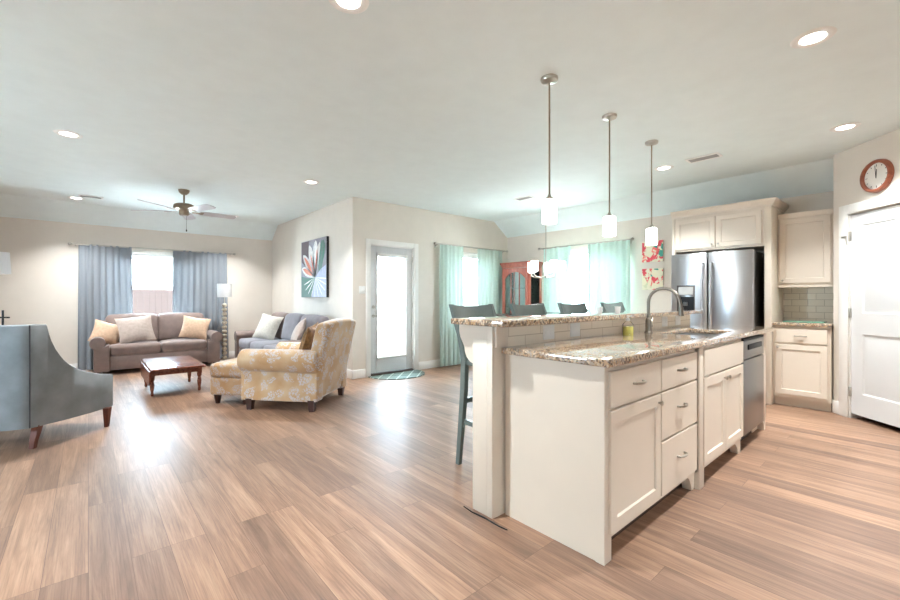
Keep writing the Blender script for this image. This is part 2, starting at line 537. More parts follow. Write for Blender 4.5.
def pillow_bm(w, h, th, n=12):
    """throw pillow standing in local xz, thickness along y, base at z=0"""
    bm = NB()
    g = [[None] * (n + 1) for _ in range(n + 1)]; g2 = [[None] * (n + 1) for _ in range(n + 1)]
    for i in range(n + 1):
        for j in range(n + 1):
            u = -1 + 2 * i / n; v = -1 + 2 * j / n
            x = u * w / 2 * (1 - 0.09 * (1 - v * v)); z = v * h / 2 * (1 - 0.09 * (1 - u * u)) + h / 2
            t = th / 2 * ((1 - u * u) * (1 - v * v)) ** 0.45
            g[i][j] = bm.verts.new((x, -t, z))
            g2[i][j] = g[i][j] if i in (0, n) or j in (0, n) else bm.verts.new((x, t, z))
    for i in range(n):
        for j in range(n):
            bm.faces.new((g[i][j], g[i + 1][j], g[i + 1][j + 1], g[i][j + 1]))
            bm.faces.new((g2[i][j + 1], g2[i + 1][j + 1], g2[i + 1][j], g2[i][j]))
    return bm

def pillow(label, mat, loc, w, h, th, rotz, tilt, roll=0.0, group=None):
    bm = pillow_bm(w, h, th)
    bm.transform(Matrix.Rotation(tilt, 4, 'X') @ Matrix.Translation((0, 0, h / 2)) @ Matrix.Rotation(roll, 4, 'Y') @ Matrix.Translation((0, 0, -h / 2)))
    o = obj('throw_pillow', bm, mat, sharp=80)
    o.location = loc; o.rotation_euler = (0, 0, rotz)
    return tag(o, label, 'pillow', group)

def front(origin, u, w, W, H, rail=0.055, t=0.02, panel=True, depth=0.009):
    """cabinet front: origin = lower corner on the face plane, u = width dir, w = outward dir"""
    o = Vector(origin); u = Vector(u); w = Vector(w); z = Vector((0, 0, 1))
    bm = NB()
    P = lambda a, b, c: bm.verts.new(o + u * a + z * b + w * c)
    bk = [P(0, 0, 0), P(W, 0, 0), P(W, H, 0), P(0, H, 0)]
    e = 0.003
    f1 = [P(0, 0, t - e), P(W, 0, t - e), P(W, H, t - e), P(0, H, t - e)]
    f2 = [P(e, e, t), P(W - e, e, t), P(W - e, H - e, t), P(e, H - e, t)]
    loops = [bk, f1, f2]
    if panel:
        r = rail
        loops.append([P(r, r, t), P(W - r, r, t), P(W - r, H - r, t), P(r, H - r, t)])
        r2 = rail + 0.006
        loops.append([P(r2, r2, t - depth), P(W - r2, r2, t - depth), P(W - r2, H - r2, t - depth), P(r2, H - r2, t - depth)])
    for a, b in zip(loops, loops[1:]):
        for k in range(4):
            bm.faces.new((a[k], a[(k + 1) % 4], b[(k + 1) % 4], b[k]))
    bm.faces.new(bk); bm.faces.new(loops[-1])
    return bm

def cup_pull(c, u, w, L=0.10):
    c = Vector(c); u = Vector(u); w = Vector(w)
    bm = NB()
    tube(bm, [c - u * L / 2, c - u * L / 2 * 0.94 + w * 0.018, c - u * L / 2 * 0.55 + w * 0.026, c + w * 0.028, c + u * L / 2 * 0.55 + w * 0.026, c + u * L / 2 * 0.94 + w * 0.018, c + u * L / 2],
         [0.007, 0.006, 0.007, 0.0085, 0.007, 0.006, 0.007], 8)
    return bm

def knob_bm(c, w, r=0.015):
    c = Vector(c); w = Vector(w)
    bm = NB()
    tube(bm, [c, c + w * 0.012, c + w * 0.014, c + w * 0.020, c + w * 0.026], [0.006, 0.006, r * 0.8, r, r * 0.5], 12)
    return bm

def crown(path, dirs, prof, z):
    """profile (out, up) swept along a plan path with mitred offset dirs"""
    bm = NB()
    rings = []
    for p, d in zip(path, dirs):
        rings.append([bm.verts.new((p[0] + d[0] * o, p[1] + d[1] * o, z + h)) for o, h in prof])
    n = len(prof)
    for a, b in zip(rings, rings[1:]):
        for k in range(n):
            bm.faces.new((a[k], a[(k + 1) % n], b[(k + 1) % n], b[k]))
    bm.faces.new(rings[0]); bm.faces.new(rings[-1])
    return bm

CROWN = [(0, 0), (0.012, 0), (0.016, 0.02), (0.03, 0.035), (0.05, 0.06), (0.056, 0.066), (0.056, 0.085), (0, 0.085)]

# ------------------------------------------------------------------ room shell
XL, YB = -3.2, -3.0
YL, XA, YD, XD = 9.25, 2.985, 5.63, 6.5
HC, HS = 2.743, 2.46
T = 0.16

bm = NB(); box(bm, XL - T, XD + T, YB - T, YL + T, -0.12, 0.0)
struct('floor', bm, M['floor'])

bm = NB()
box(bm, XL - T, XD + T, YB - T, YD, HC, HC + 0.1)
box(bm, XL - T, XA, YD, YL + T, HC, HC + 0.1)
prism(bm, [(8.88, HC + 0.001), (YL, HC + 0.001), (YL, HS)], lambda u, v: (XL, u, v), lambda u, v: (XA, u, v))
prism(bm, [(6.1, HC + 0.001), (XD, HC + 0.001), (XD, HS)], lambda u, v: (u, 0.62, v), lambda u, v: (u, YD, v))
struct('ceiling', bm, M['ceil'], sharp=20)

def wall_y(name, x0, x1, y0, y1, holes, H=HC):
    """wall running along X with holes (xa, xb, za, zb)"""
    bm = NB(); xs = x0
    for a, b, c, d in sorted(holes):
        box(bm, xs, a, y0, y1, 0, H)
        if c > 0: box(bm, a, b, y0, y1, 0, c)
        box(bm, a, b, y0, y1, d, H)
        xs = b
    box(bm, xs, x1, y0, y1, 0, H)
    return struct(name, bm, M['wall'])
def wall_x(name, y0, y1, x0, x1, holes, H=HC):
    bm = NB(); ys = y0
    for a, b, c, d in sorted(holes):
        box(bm, x0, x1, ys, a, 0, H)
        if c > 0: box(bm, x0, x1, a, b, 0, c)
        box(bm, x0, x1, a, b, d, H)
        ys = b
    box(bm, x0, x1, ys, y1, 0, H)
    return struct(name, bm, M['wall'])

wall_y('wall_living', XL, XA + T, YL, YL + T, [(0.2, 1.6, 0.72, 2.08)])
wall_x('wall_art', YD, YL, XA, XA + T, [])
wall_y('wall_patio', XA + T, XD + T, YD, YD + T, [(3.28, 4.125, 0.0, 2.05), (4.85, 6.05, 0.72, 2.08)])
wall_x('wall_dining', -0.9, YD, XD, XD + T, [(3.15, 4.55, 0.6, 2.08)])
wall_y('wall_niche', 5.97, XD, 0.5, 0.62, [])
# diagonal pantry wall
PW = Matrix.Translation((5.97, 0.62, 0)) @ Matrix.Rotation(math.radians(225), 4, 'Z')
PANTRY_L = 1.37
bm = NB()
box(bm, 0, 0.19, 0, 0.12, 0, HC); box(bm, 0.19, 0.915, 0, 0.12, 2.07, HC); box(bm, 0.915, PANTRY_L, 0, 0.12, 0, HC)
bm.transform(PW)
struct('wall_pantry', bm, M['wall'])
ex, ey = 5.97 - PANTRY_L / math.sqrt(2), 0.62 - PANTRY_L / math.sqrt(2)
wall_x('wall_kitchen', YB, ey, ex, ex + T, [])
wall_y('wall_back', XL, ex + T, YB - T, YB, [(-2.1, -1.5, 0.9, 2.1)])  # opening for the added fill window
wall_x('wall_left', YB - T, YL + T, XL - T, XL, [(3.8, 4.8, 0.9, 2.1)])  # opening for the added fill window

wall_y('wall_pantry_back', ex + T, XD, -0.9, -0.75, [])
# baseboards
def base(name, x0, x1, y0, y1):
    struct(name, B(x0, x1, y0, y1, 0, 0.135, bev=0.006), M['trim'])
base('baseboard_living', XL, XA, YL - 0.016, YL)
base('baseboard_art', XA - 0.016, XA, YD - 0.016, YL - 0.016)
base('baseboard_patio', XA - 0.016, 3.20, YD - 0.016, YD)
base('baseboard_patio_right', 4.215, XD, YD - 0.016, YD)
base('baseboard_dining', XD - 0.016, XD, 2.25, YD - 0.016)
bm = B(0.0, 0.10, -0.014, 0, 0, 0.135, bev=0.005); bm.transform(PW)
struct('baseboard_pantry', bm, M['trim'])

# outside
struct('ground', B(-14, 24, -14, 34, -0.5, -0.14), M['ground'])
fo = thing('garden_fence', 'weathered board fence seen through the window above the loveseat', 'fence', (1.5, 15.5, -0.14))
bm = NB()
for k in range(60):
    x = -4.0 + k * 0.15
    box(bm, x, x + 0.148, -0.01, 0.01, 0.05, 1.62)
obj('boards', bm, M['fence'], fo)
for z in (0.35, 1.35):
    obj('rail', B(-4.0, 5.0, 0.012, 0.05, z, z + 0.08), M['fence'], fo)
ho = thing('neighbour_house', 'pale house with a dark window beyond the garden fence', 'house', (3.0, 22.0, -0.14))
bm = NB(); box(bm, -8, 6, 0, 6, 0, 3.2)
obj('wall', bm, M['house'], ho)
bm = NB(); prism(bm, [(-0.6, 3.2), (6.6, 3.2), (3, 5.0)], lambda u, v: (-8.4, u, v), lambda u, v: (6.4, u, v))
obj('roof', bm, M['fence'], ho)
obj('window', B(-0.1, 0.9, -0.03, 0.02, 1.7, 2.6), M['win_dark'], ho)

# ------------------------------------------------------------------ windows and exterior door
def window(name, c, rotz, w, z0, z1, sill=True):
    """window in local x (width), y into the wall (room side at y=0)"""
    r = struct_root(name, c, rotz)
    bm = NB(); f = 0.055
    box(bm, -w / 2, -w / 2 + f, 0.05, 0.12, z0, z1); box(bm, w / 2 - f, w / 2, 0.05, 0.12, z0, z1)
    box(bm, -w / 2 + f, w / 2 - f, 0.05, 0.12, z0, z0 + f); box(bm, -w / 2 + f, w / 2 - f, 0.05, 0.12, z1 - f, z1)
    obj('window_frame', bm, M['trim'], r)
    zm = (z0 + z1) / 2
    bm = NB(); box(bm, -w / 2 + f, w / 2 - f, 0.06, 0.11, zm - 0.025, zm + 0.025, bev=0.004)
    obj('meeting_rail', bm, M['trim'], r)
    obj('pane', B(-w / 2 + f, w / 2 - f, 0.082, 0.086, z0 + f, z1 - f), M['glass'], r)
    if sill:
        obj('window_sill', B(-w / 2 - 0.06, w / 2 + 0.06, -0.04, 0.05, z0 - 0.025, z0, bev=0.005), M['trim'], r)
    return r
window('window_1', (0.9, YL, 0), 0, 1.4, 0.72, 2.08)
window('window_2', (5.45, YD, 0), 0, 1.2, 0.72, 2.08)
window('window_3', (XD, 3.85, 0), -PI / 2, 1.4, 0.6, 2.08)

window('fill_window_left', (XL, 4.3, 0), PI / 2, 1.0, 0.9, 2.1)  # added out of view to fill the room with neutral daylight
window('fill_window_back', (-1.8, YB, 0), PI, 0.6, 0.9, 2.1)  # added behind the camera, daylight fill for the island side
# patio door : local x along world X
d = struct_root('door_1', (3.70, YD, 0), 0)
hw = 0.405
bm = NB()
box(bm, -hw, -hw + 0.115, 0.03, 0.075, 0.04, 2.04, bev=0.004); box(bm, hw - 0.115, hw, 0.03, 0.075, 0.04, 2.04, bev=0.004)
box(bm, -hw + 0.115, hw - 0.115, 0.03, 0.075, 0.04, 0.26, bev=0.004); box(bm, -hw + 0.115, hw - 0.115, 0.03, 0.075, 1.93, 2.04, bev=0.004)
obj('door_panel', bm, M['door'], d)
bm = NB()
for a in (-1, 1):
    box(bm, a * 0.277 - 0.018, a * 0.277 + 0.018, 0.018, 0.03, 0.25, 1.94, bev=0.004)
box(bm, -0.295, 0.295, 0.018, 0.03, 0.25, 0.286, bev=0.004); box(bm, -0.295, 0.295, 0.018, 0.03, 1.904, 1.94, bev=0.004)
obj('glass_trim', bm, M['door'], d)
obj('pane', B(-0.29, 0.29, 0.055, 0.059, 0.26, 1.93), M['glass'], d)
bm = NB()
tube(bm, [(-0.345, 0.03, 1.08), (-0.345, 0.012, 1.08)], 0.026, 14)
obj('deadbolt', bm, M['nickel'], d)
bm = NB()
tube(bm, [(-0.345, 0.03, 0.94), (-0.345, 0.02, 0.94)], 0.028, 14); tube(bm, [(-0.345, 0.022, 0.94), (-0.345, -0.02, 0.94), (-0.335, -0.028, 0.94), (-0.25, -0.03, 0.94)], 0.009, 8)
obj('lever_handle', bm, M['nickel'], d)
for z in (0.25, 1.05, 1.82):
    obj('hinge', B(hw - 0.002, hw + 0.012, 0.018, 0.03, z, z + 0.09, bev=0.002), M['nickel'], d)
bm = NB()
box(bm, -0.42, 0.425, 0.0, 0.14, 0.0, 0.035, bev=0.005)
obj('threshold', bm, M['toe'], d)
bm = NB()
box(bm, -0.495, -0.415, -0.02, 0.0, 0, 2.135, bev=0.006); box(bm, 0.42, 0.505, -0.02, 0.0, 0, 2.135, bev=0.006); box(bm, -0.415, 0.42, -0.02, 0.0, 2.05, 2.135, bev=0.006)
box(bm, -0.42, -0.405, 0.0, 0.15, 0, 2.05); box(bm, 0.408, 0.425, 0.0, 0.15, 0, 2.05); box(bm, -0.42, 0.42, 0.0, 0.15, 2.042, 2.05)
obj('door_casing', bm, M['trim'], d)

def slats(w, z0, z1, pitch, y, tilt, depth=0.028):
    bm = NB(); z = z0
    while z < z1:
        box(bm, -w / 2, w / 2, -depth / 2, depth / 2, -0.0012, 0.0012, mtx=Matrix.Translation((0, y, z)) @ Matrix.Rotation(tilt, 4, 'X'))
        z += pitch
    return bm
t = thing('window_blind', 'white slatted blind hanging on the glass of the patio door', 'blind', (3.70, YD, 0))
obj('slats', slats(0.53, 0.30, 1.86, 0.036, 0.0, math.radians(62), 0.036), M['blind'], t)
obj('head_rail', B(-0.28, 0.28, -0.022, 0.016, 1.87, 1.925, bev=0.004), M['blind'], t)
obj('bottom_rail', B(-0.275, 0.275, -0.015, 0.015, 0.268, 0.288, bev=0.004), M['blind'], t)
bm = NB(); tube(bm, [(-0.19, -0.018, 1.87), (-0.185, -0.02, 1.25)], 0.004, 6)
obj('wand', bm, M['white_plastic'], t)
t = thing('window_blind', 'white slatted blind lowered between the two mint curtains beside the patio door', 'blind', (5.45, YD, 0))
obj('slats', slats(1.06, 0.80, 1.96, 0.045, 0.035, math.radians(60), 0.047), M['blind'], t)
obj('head_rail', B(-0.545, 0.545, 0.005, 0.045, 1.97, 2.02, bev=0.004), M['blind'], t)
t = thing('window_blind', 'raised white blind stacked at the top of the window over the loveseat', 'blind', (0.9, YL, 0))
obj('slats', slats(1.26, 1.93, 1.985, 0.009, 0.035, 0.03, 0.045), M['blind'], t)
obj('head_rail', B(-0.64, 0.64, 0.0, 0.045, 1.985, 2.02, bev=0.004), M['blind'], t)
obj('bottom_rail', B(-0.63, 0.63, 0.012, 0.045, 1.905, 1.925, bev=0.004), M['blind'], t)
t = thing('window_blind', 'white blind drawn up at the top of the dining window', 'blind', (XD, 3.85, 0), -PI / 2)
obj('slats', slats(1.26, 1.86, 1.985, 0.012, 0.035, 0.05, 0.045), M['blind'], t)
obj('head_rail', B(-0.64, 0.64, 0.0, 0.045, 1.985, 2.02, bev=0.004), M['blind'], t)

# ------------------------------------------------------------------ pantry door
d = struct_root('door_2', (5.97, 0.62, 0), math.radians(225))
bm = NB()
W0, W1, Z0, Z1 = 0.197, 0.908, 0.05, 2.062
y0 = 0.012
xs = [W0, 0.318, 0.787, W1]; zs = [Z0, 0.262, 0.862, 1.068, 1.945, Z1]
vv = {}
def dv(x, y, z):
    k = (round(x, 4), round(y, 4), round(z, 4))
    if k not in vv: vv[k] = bm.verts.new((x, y, z))
    return vv[k]
def quad(*p): bm.faces.new([dv(*q) for q in p])
for i in range(3):
    for j in range(5):
        a, b, c, e = xs[i], xs[i + 1], zs[j], zs[j + 1]
        if i == 1 and j in (1, 3):
            lv = [(0, 0), (0.014, 0.008), (0.03, 0.008), (0.055, 0.002)]
            for (o1, d1), (o2, d2) in zip(lv, lv[1:]):
                q1 = [(a + o1, c + o1), (b - o1, c + o1), (b - o1, e - o1), (a + o1, e - o1)]
                q2 = [(a + o2, c + o2), (b - o2, c + o2), (b - o2, e - o2), (a + o2, e - o2)]
                for k in range(4):
                    k2 = (k + 1) % 4
                    quad((q1[k][0], y0 + d1, q1[k][1]), (q1[k2][0], y0 + d1, q1[k2][1]), (q2[k2][0], y0 + d2, q2[k2][1]), (q2[k][0], y0 + d2, q2[k][1]))
            o, dd = lv[-1]
            quad((a + o, y0 + dd, c + o), (b - o, y0 + dd, c + o), (b - o, y0 + dd, e - o), (a + o, y0 + dd, e - o))
        else:
            quad((a, y0, c), (b, y0, c), (b, y0, e), (a, y0, e))
box(bm, W0, W1, y0 + 0.012, y0 + 0.04, Z0, Z1)
for (a, b, c, e) in ((W0, W1, Z0, Z0), (W0, W1, Z1, Z1)):
    quad((a, y0, c), (b, y0, c), (b, y0 + 0.03, c), (a, y0 + 0.03, c))
for x in (W0, W1):
    quad((x, y0, Z0), (x, y0, Z1), (x, y0 + 0.03, Z1), (x, y0 + 0.03, Z0))
obj('door_panel', bm, M['door'], d, sharp=20)
bm = NB()
box(bm, 0.085, 0.185, -0.02, 0.0, 0, 2.17, bev=0.007); box(bm, 0.92, 1.02, -0.02, 0.0, 0, 2.17, bev=0.007); box(bm, 0.185, 0.92, -0.02, 0.0, 2.075, 2.17, bev=0.007)
box(bm, 0.185, 0.194, 0.0, 0.12, 0, 2.075); box(bm, 0.911, 0.92, 0.0, 0.12, 0, 2.075)
obj('door_casing', bm, M['trim'], d)
for z in (0.22, 1.02, 1.80):
    bm = B(0.178, 0.202, -0.008, 0.014, z, z + 0.095, bev=0.003)
    obj('hinge', bm, M['nickel'], d)
bm = NB(); tube(bm, [(0.845, 0.014, 0.95), (0.845, -0.035, 0.95)], 0.012, 10); lathe(bm, [(0.0, -0.02), (0.024, -0.012), (0.028, 0), (0.02, 0.012), (0, 0.018)], (0.845, -0.05, 0.95))
obj('door_knob', bm, M['nickel'], d)
bm = NB()
box(bm, 0.125, 0.185, -0.027, -0.0205, 1.838, 1.855, bev=0.002); tube(bm, [(0.18, -0.024, 1.85), (0.188, -0.03, 1.80), (0.188, -0.02, 1.76)], 0.005, 6)
obj('safety_latch', bm, M['nickel'], d)

# ------------------------------------------------------------------ curtains
def curtain(label, mat, loc, rotz, w, H, folds, amp, group, seed, flare=0.04, name='curtain'):
    rnd = random.Random(seed)
    n = folds * 10; m = 24
    ph = [rnd.uniform(-0.5, 0.5) for _ in range(folds + 1)]
    bm = NB(); G = []
    for j in range(m + 1):
        v = j / m
        row = []
        for i in range(n + 1):
            u = i / n
            k = u * folds
            i0 = int(min(k, folds - 1)); fr = k - i0
            p = ph[i0] * (1 - fr) + ph[i0 + 1] * fr
            a = amp * (0.55 + 0.45 * v) * (0.75 + 0.25 * math.sin(3 * k + seed))
            x = (u - 0.5) * (w + flare * v) + 0.012 * math.sin(2 * PI * k + p + 1.2) * v
            y = a * math.sin(2 * PI * k + p * v * 2) + 0.010 * math.sin(5.0 * v + 2.1 * k)
            z = H * (1 - v)
            row.append(bm.verts.new((x, y, z)))
        G.append(row)
    for j in range(m):
        for i in range(n):
            bm.faces.new((G[j][i], G[j][i + 1], G[j + 1][i + 1], G[j + 1][i]))
    o = obj(name, bm, mat, sharp=180)
    o.location = loc; o.rotation_euler = (0, 0, rotz)
    return tag(o, label, 'curtain', group)
GR = 'blue grey curtains at the living room window'
yc = YL - 0.052
curtain('blue-grey curtain hanging left of the living room window', M['curt_grey'], (0.225, yc, 0.02), 0, 0.70, 2.10, 8, 0.032, GR, 3)
curtain('blue-grey curtain behind the floor lamp, right of the living room window', M['curt_grey'], (1.64, yc, 0.02), 0, 0.91, 2.10, 9, 0.030, GR, 5)
GM = 'mint sheer curtains beside the patio door'
ym = YD - 0.085
curtain('mint curtain nearest the patio door', M['curt_mint'], (4.90, ym, 0.02), 0, 0.56, 2.14, 6, 0.030, GM, 11)
curtain('mint curtain between slatted blind and red china cabinet', M['curt_mint'], (5.90, ym, 0.02), 0, 0.70, 2.14, 7, 0.030, GM, 12)
GD = 'mint sheer curtains at the dining window'
xc = XD - 0.085
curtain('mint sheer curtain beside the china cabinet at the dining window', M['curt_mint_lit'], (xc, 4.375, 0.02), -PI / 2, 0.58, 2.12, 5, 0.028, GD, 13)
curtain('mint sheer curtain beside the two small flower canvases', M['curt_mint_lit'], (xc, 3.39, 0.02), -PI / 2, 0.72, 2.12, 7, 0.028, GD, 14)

def rod(label, loc, rotz, w, mat):
    t = thing('curtain_rod', label, 'curtain rod', loc, rotz)
    bm = NB(); tube(bm, [(-w / 2, 0, 0), (w / 2, 0, 0)], 0.011, 10)
    obj('rod', bm, mat, t)
    for s in (-1, 1):
        bm = NB(); lathe(bm, [(0, -0.026), (0.02, -0.018), (0.027, 0), (0.02, 0.018), (0, 0.026)], (0, 0, 0), 14)
        bm.transform(Matrix.Translation((s * (w / 2 + 0.02), 0, 0)))
        obj('finial', bm, mat, t)
        bm = NB(); tube(bm, [(s * (w / 2 - 0.05), 0, 0), (s * (w / 2 - 0.05), 0.05, -0.02), (s * (w / 2 - 0.05), 0.085, -0.03)], 0.007, 8)
        box(bm, s * (w / 2 - 0.05) - 0.015, s * (w / 2 - 0.05) + 0.015, 0.078, 0.085, -0.06, 0.01)
        obj('bracket', bm, mat, t)
rod('pale metal curtain rod above the loveseat window', (1.0, yc, 2.11), 0, 2.42, M['nickel'])
rod('metal curtain rod over the window beside the patio door', (5.45, ym, 2.165), 0, 1.84, M['nickel'])
rod('metal curtain rod over the dining window', (xc, 3.88, 2.145), -PI / 2, 1.74, M['nickel'])

# ------------------------------------------------------------------ island
UX, WY = (1, 0, 0), (0, -1, 0)
FY = 0.955      # face plane of the island cabinets
# half wall behind the island
iw = struct('wall_island', B(1.69, 4.60, 1.56, 1.715, 0, 1.062), M['cab'])
bm = NB()
box(bm, 1.675, 1.69, 1.56, 1.60, 0.0, 1.062, bev=0.003); box(bm, 1.675, 1.69, 1.60, 1.715, 0.0, 0.985, bev=0.003); box(bm, 1.678, 1.69, 1.60, 1.72, 0.985, 1.062)
obj('post_trim', bm, M['cab'], iw, world=True)
bm = NB()
cor = [(1.715, 1.062), (1.845, 1.062), (1.845, 1.02), (1.835, 0.985), (1.815, 0.955), (1.80, 0.93), (1.795, 0.90), (1.78, 0.87), (1.75, 0.845), (1.715, 0.835)]
for x in (1.69, 2.62, 3.55, 4.50):
    prism(bm, cor, lambda u, v: (x, u, v), lambda u, v: (x + 0.05, u, v))
    if x == 1.69:
        obj('bracket', bm, M['cab'], iw, world=True); bm = NB()
    else:
        obj('bracket', bm, M['cab'], iw, world=True); bm = NB()
bm.free()
obj('post_trim', B(1.69, 1.79, 1.543, 1.56, 0.946, 1.062, bev=0.003), M['cab'], iw, world=True)
obj('tile_backsplash', B(1.79, 4.60, 1.549, 1.56, 0.945, 1.064), M['tile_isl'], iw, world=True)

def bev_slab(x0, x1, y0, y1, z0, z1, hole=None, bev=0.008):
    bm = NB()
    xs = [x0, x1] if not hole else [x0, hole[0], hole[1], x1]
    ys = [y0, y1] if not hole else [y0, hole[2], hole[3], y1]
    V = {(i, j): bm.verts.new((xs[i], ys[j], z1)) for i in range(len(xs)) for j in range(len(ys))}
    for i in range(len(xs) - 1):
        for j in range(len(ys) - 1):
            if hole and i == 1 and j == 1: continue
            bm.faces.new((V[i, j], V[i + 1, j], V[i + 1, j + 1], V[i, j + 1]))
    r = bmesh.ops.extrude_face_region(bm, geom=list(bm.faces))
    for v in r['geom']:
        if isinstance(v, bmesh.types.BMVert): v.co.z = z0
    bmesh.ops.recalc_face_normals(bm, faces=bm.faces)
    ed = [e for e in bm.edges if len(e.link_faces) == 2 and e.calc_face_angle(0) > 0.5]
    bmesh.ops.bevel(bm, geom=ed, offset=bev, segments=3, affect='EDGES', profile=0.5)
    return bm
HOLE = (3.36, 4.06, 1.03, 1.385)
tag(obj('granite_countertop', bev_slab(1.735, 4.86, 0.912, 1.549, 0.908, 0.945, HOLE), M['granite']), 'lower speckled granite countertop of the kitchen island, with sink cut-out', 'countertop')
tag(obj('granite_bar_top', bev_slab(1.635, 4.64, 1.445, 1.865, 1.064, 1.10), M['granite']), 'raised narrow granite bar top along the back of the island', 'countertop')

# left island cabinet
c = thing('island_base_cabinet', 'cream island cabinet with a door and four drawers, at the end nearest the camera', 'cabinet', (2.4, 1.25, 0))
bm = NB()
box(bm, 1.77, 1.787, FY, 1.547, 0.0, 0.906)                       # end panel
box(bm, 1.787, 2.915, FY + 0.0, 1.547, 0.105, 0.906)
obj('body', bm, M['cab'], c, world=True)
bm = NB(); box(bm, 1.77, 1.832, FY - 0.004, FY + 0.02, 0.0, 0.906, bev=0.002); box(bm, 1.766, 1.77, FY - 0.004, FY + 0.04, 0.0, 0.906)
obj('corner_stile', bm, M['cab'], c, world=True)
bm = NB(); prism(bm, [(2.80, 0.105), (2.915, 0.105), (2.915, 0.0), (2.875, 0.0), (2.855, 0.05), (2.83, 0.085)], lambda u, v: (u, FY + 0.005, v), lambda u, v: (u, FY + 0.06, v))
obj('foot', bm, M['cab'], c, world=True)
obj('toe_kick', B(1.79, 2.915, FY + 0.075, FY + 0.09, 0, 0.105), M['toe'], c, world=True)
def isl_front(name, x0, x1, z0, z1, panel, handles, parent, y=FY, rail=0.06):
    o = obj(name, front((x0, y, z0), UX, WY, x1 - x0, z1 - z0, rail=rail, panel=panel), M['cab'], parent, world=True, sharp=25)
    for kind, hx, hz in handles:
        if kind == 'pull': obj('handle', cup_pull((hx, y - 0.019, hz), UX, WY), M['nickel'], o, world=True)
        else: obj('knob', knob_bm((hx, y - 0.019, hz), WY), M['nickel'], o, world=True)
    return o
isl_front('drawer', 1.797, 2.345, 0.711, 0.880, False, [('pull', 2.07, 0.80)], c)
isl_front('door', 1.797, 2.345, 0.135, 0.699, True, [('knob', 2.315, 0.655)], c)
isl_front('drawer', 2.358, 2.893, 0.711, 0.880, False, [('pull', 2.625, 0.80)], c)
isl_front('drawer', 2.358, 2.893, 0.439, 0.699, False, [('pull', 2.625, 0.59)], c)
isl_front('drawer', 2.358, 2.893, 0.135, 0.427, False, [('pull', 2.625, 0.30)], c)
# sink base
SY = FY - 0.014
c = thing('sink_base_cabinet', 'cream island cabinet with paired doors below the sink', 'cabinet', (3.5, 1.25, 0))
bm = NB(); 
box(bm, 2.92, 3.885, SY + 0.0, 1.547, 0.105, 0.70); box(bm, 2.92, 3.885, SY, 1.0, 0.70, 0.906); box(bm, 2.92, 3.20, 1.0, 1.547, 0.70, 0.906)
obj('body', bm, M['cab'], c, world=True)
bm = NB(); box(bm, 2.92, 3.005, SY - 0.012, SY + 0.05, 0.0, 0.906, bev=0.003)
obj('corner_stile', bm, M['cab'], c, world=True)
bm = NB(); prism(bm, [(3.72, 0.105), (3.885, 0.105), (3.885, 0.0), (3.83, 0.0), (3.80, 0.05), (3.76, 0.085)], lambda u, v: (u, SY + 0.005, v), lambda u, v: (u, SY + 0.06, v))
obj('foot', bm, M['cab'], c, world=True)
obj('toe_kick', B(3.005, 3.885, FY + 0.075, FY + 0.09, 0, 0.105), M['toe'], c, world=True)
isl_front('false_drawer', 2.985, 3.865, 0.714, 0.882, False, [], c, SY)
isl_front('door', 2.985, 3.421, 0.138, 0.702, True, [('knob', 3.39, 0.655)], c, SY)
isl_front('door', 3.429, 3.865, 0.138, 0.702, True, [('knob', 3.46, 0.655)], c, SY)
# dishwasher
t = thing('dishwasher', 'stainless dishwasher set into the far end of the island', 'dishwasher', (4.2, 1.25, 0))
bm = NB(); box(bm, 3.892, 4.52, FY + 0.02, 1.005, 0.10, 0.895); box(bm, 3.892, 4.52, 1.005, 1.54, 0.10, 0.725)
obj('body', bm, M['black'], t, world=True)
obj('door', B(3.895, 4.518, FY - 0.03, FY + 0.02, 0.125, 0.72, bev=0.006), M['dw'], t, world=True)
o = obj('control_panel', B(3.895, 4.518, FY - 0.03, FY + 0.02, 0.728, 0.875, bev=0.006), M['dw'], t, world=True)
obj('handle', B(4.0, 4.41, FY - 0.04, FY - 0.028, 0.80, 0.845, bev=0.006), M['black'], o, world=True)
obj('top_edge', B(3.895, 4.518, FY - 0.028, FY + 0.02, 0.877, 0.893), M['black'], t, world=True)
obj('toe_kick', B(3.9, 4.51, FY + 0.06, FY + 0.075, 0, 0.10), M['black'], t, world=True)
c = thing('island_end_panel', 'cream panel closing the island beyond the dishwasher', 'panel', (4.63, 1.25, 0))
bm = NB(); box(bm, 4.525, 4.735, FY, 1.547, 0.10, 0.906, bev=0.003)
obj('board', bm, M['cab'], c, world=True)
bm = NB(); box(bm, 4.525, 4.735, FY + 0.055, 1.547, 0.0, 0.10); prism(bm, [(4.635, 0.10), (4.735, 0.10), (4.735, 0.0), (4.695, 0.0), (4.675, 0.06)], lambda u, v: (u, FY + 0.003, v), lambda u, v: (u, FY + 0.055, v))
obj('foot', bm, M['cab'], c, world=True)

# sink, faucet
bm = NB(); x0, x1, y0_, y1 = HOLE
zt, zb, w = 0.905, 0.73, 0.012
V = {}
lo = [(x0 - 0.02, y0_ - 0.02, zt), (x1 + 0.02, y0_ - 0.02, zt), (x1 + 0.02, y1 + 0.02, zt), (x0 - 0.02, y1 + 0.02, zt)]
li = [(x0 + 0.004, y0_ + 0.004, zt), (x1 - 0.004, y0_ + 0.004, zt), (x1 - 0.004, y1 - 0.004, zt), (x0 + 0.004, y1 - 0.004, zt)]
lb = [(x0 + 0.02, y0_ + 0.02, zb), (x1 - 0.02, y0_ + 0.02, zb), (x1 - 0.02, y1 - 0.02, zb), (x0 + 0.02, y1 - 0.02, zb)]
ls = [[bm.verts.new(p) for p in q] for q in (lo, li, lb)]
for a, b in zip(ls, ls[1:]):
    for k in range(4): bm.faces.new((a[k], a[(k + 1) % 4], b[(k + 1) % 4], b[k]))
bm.faces.new(ls[-1])
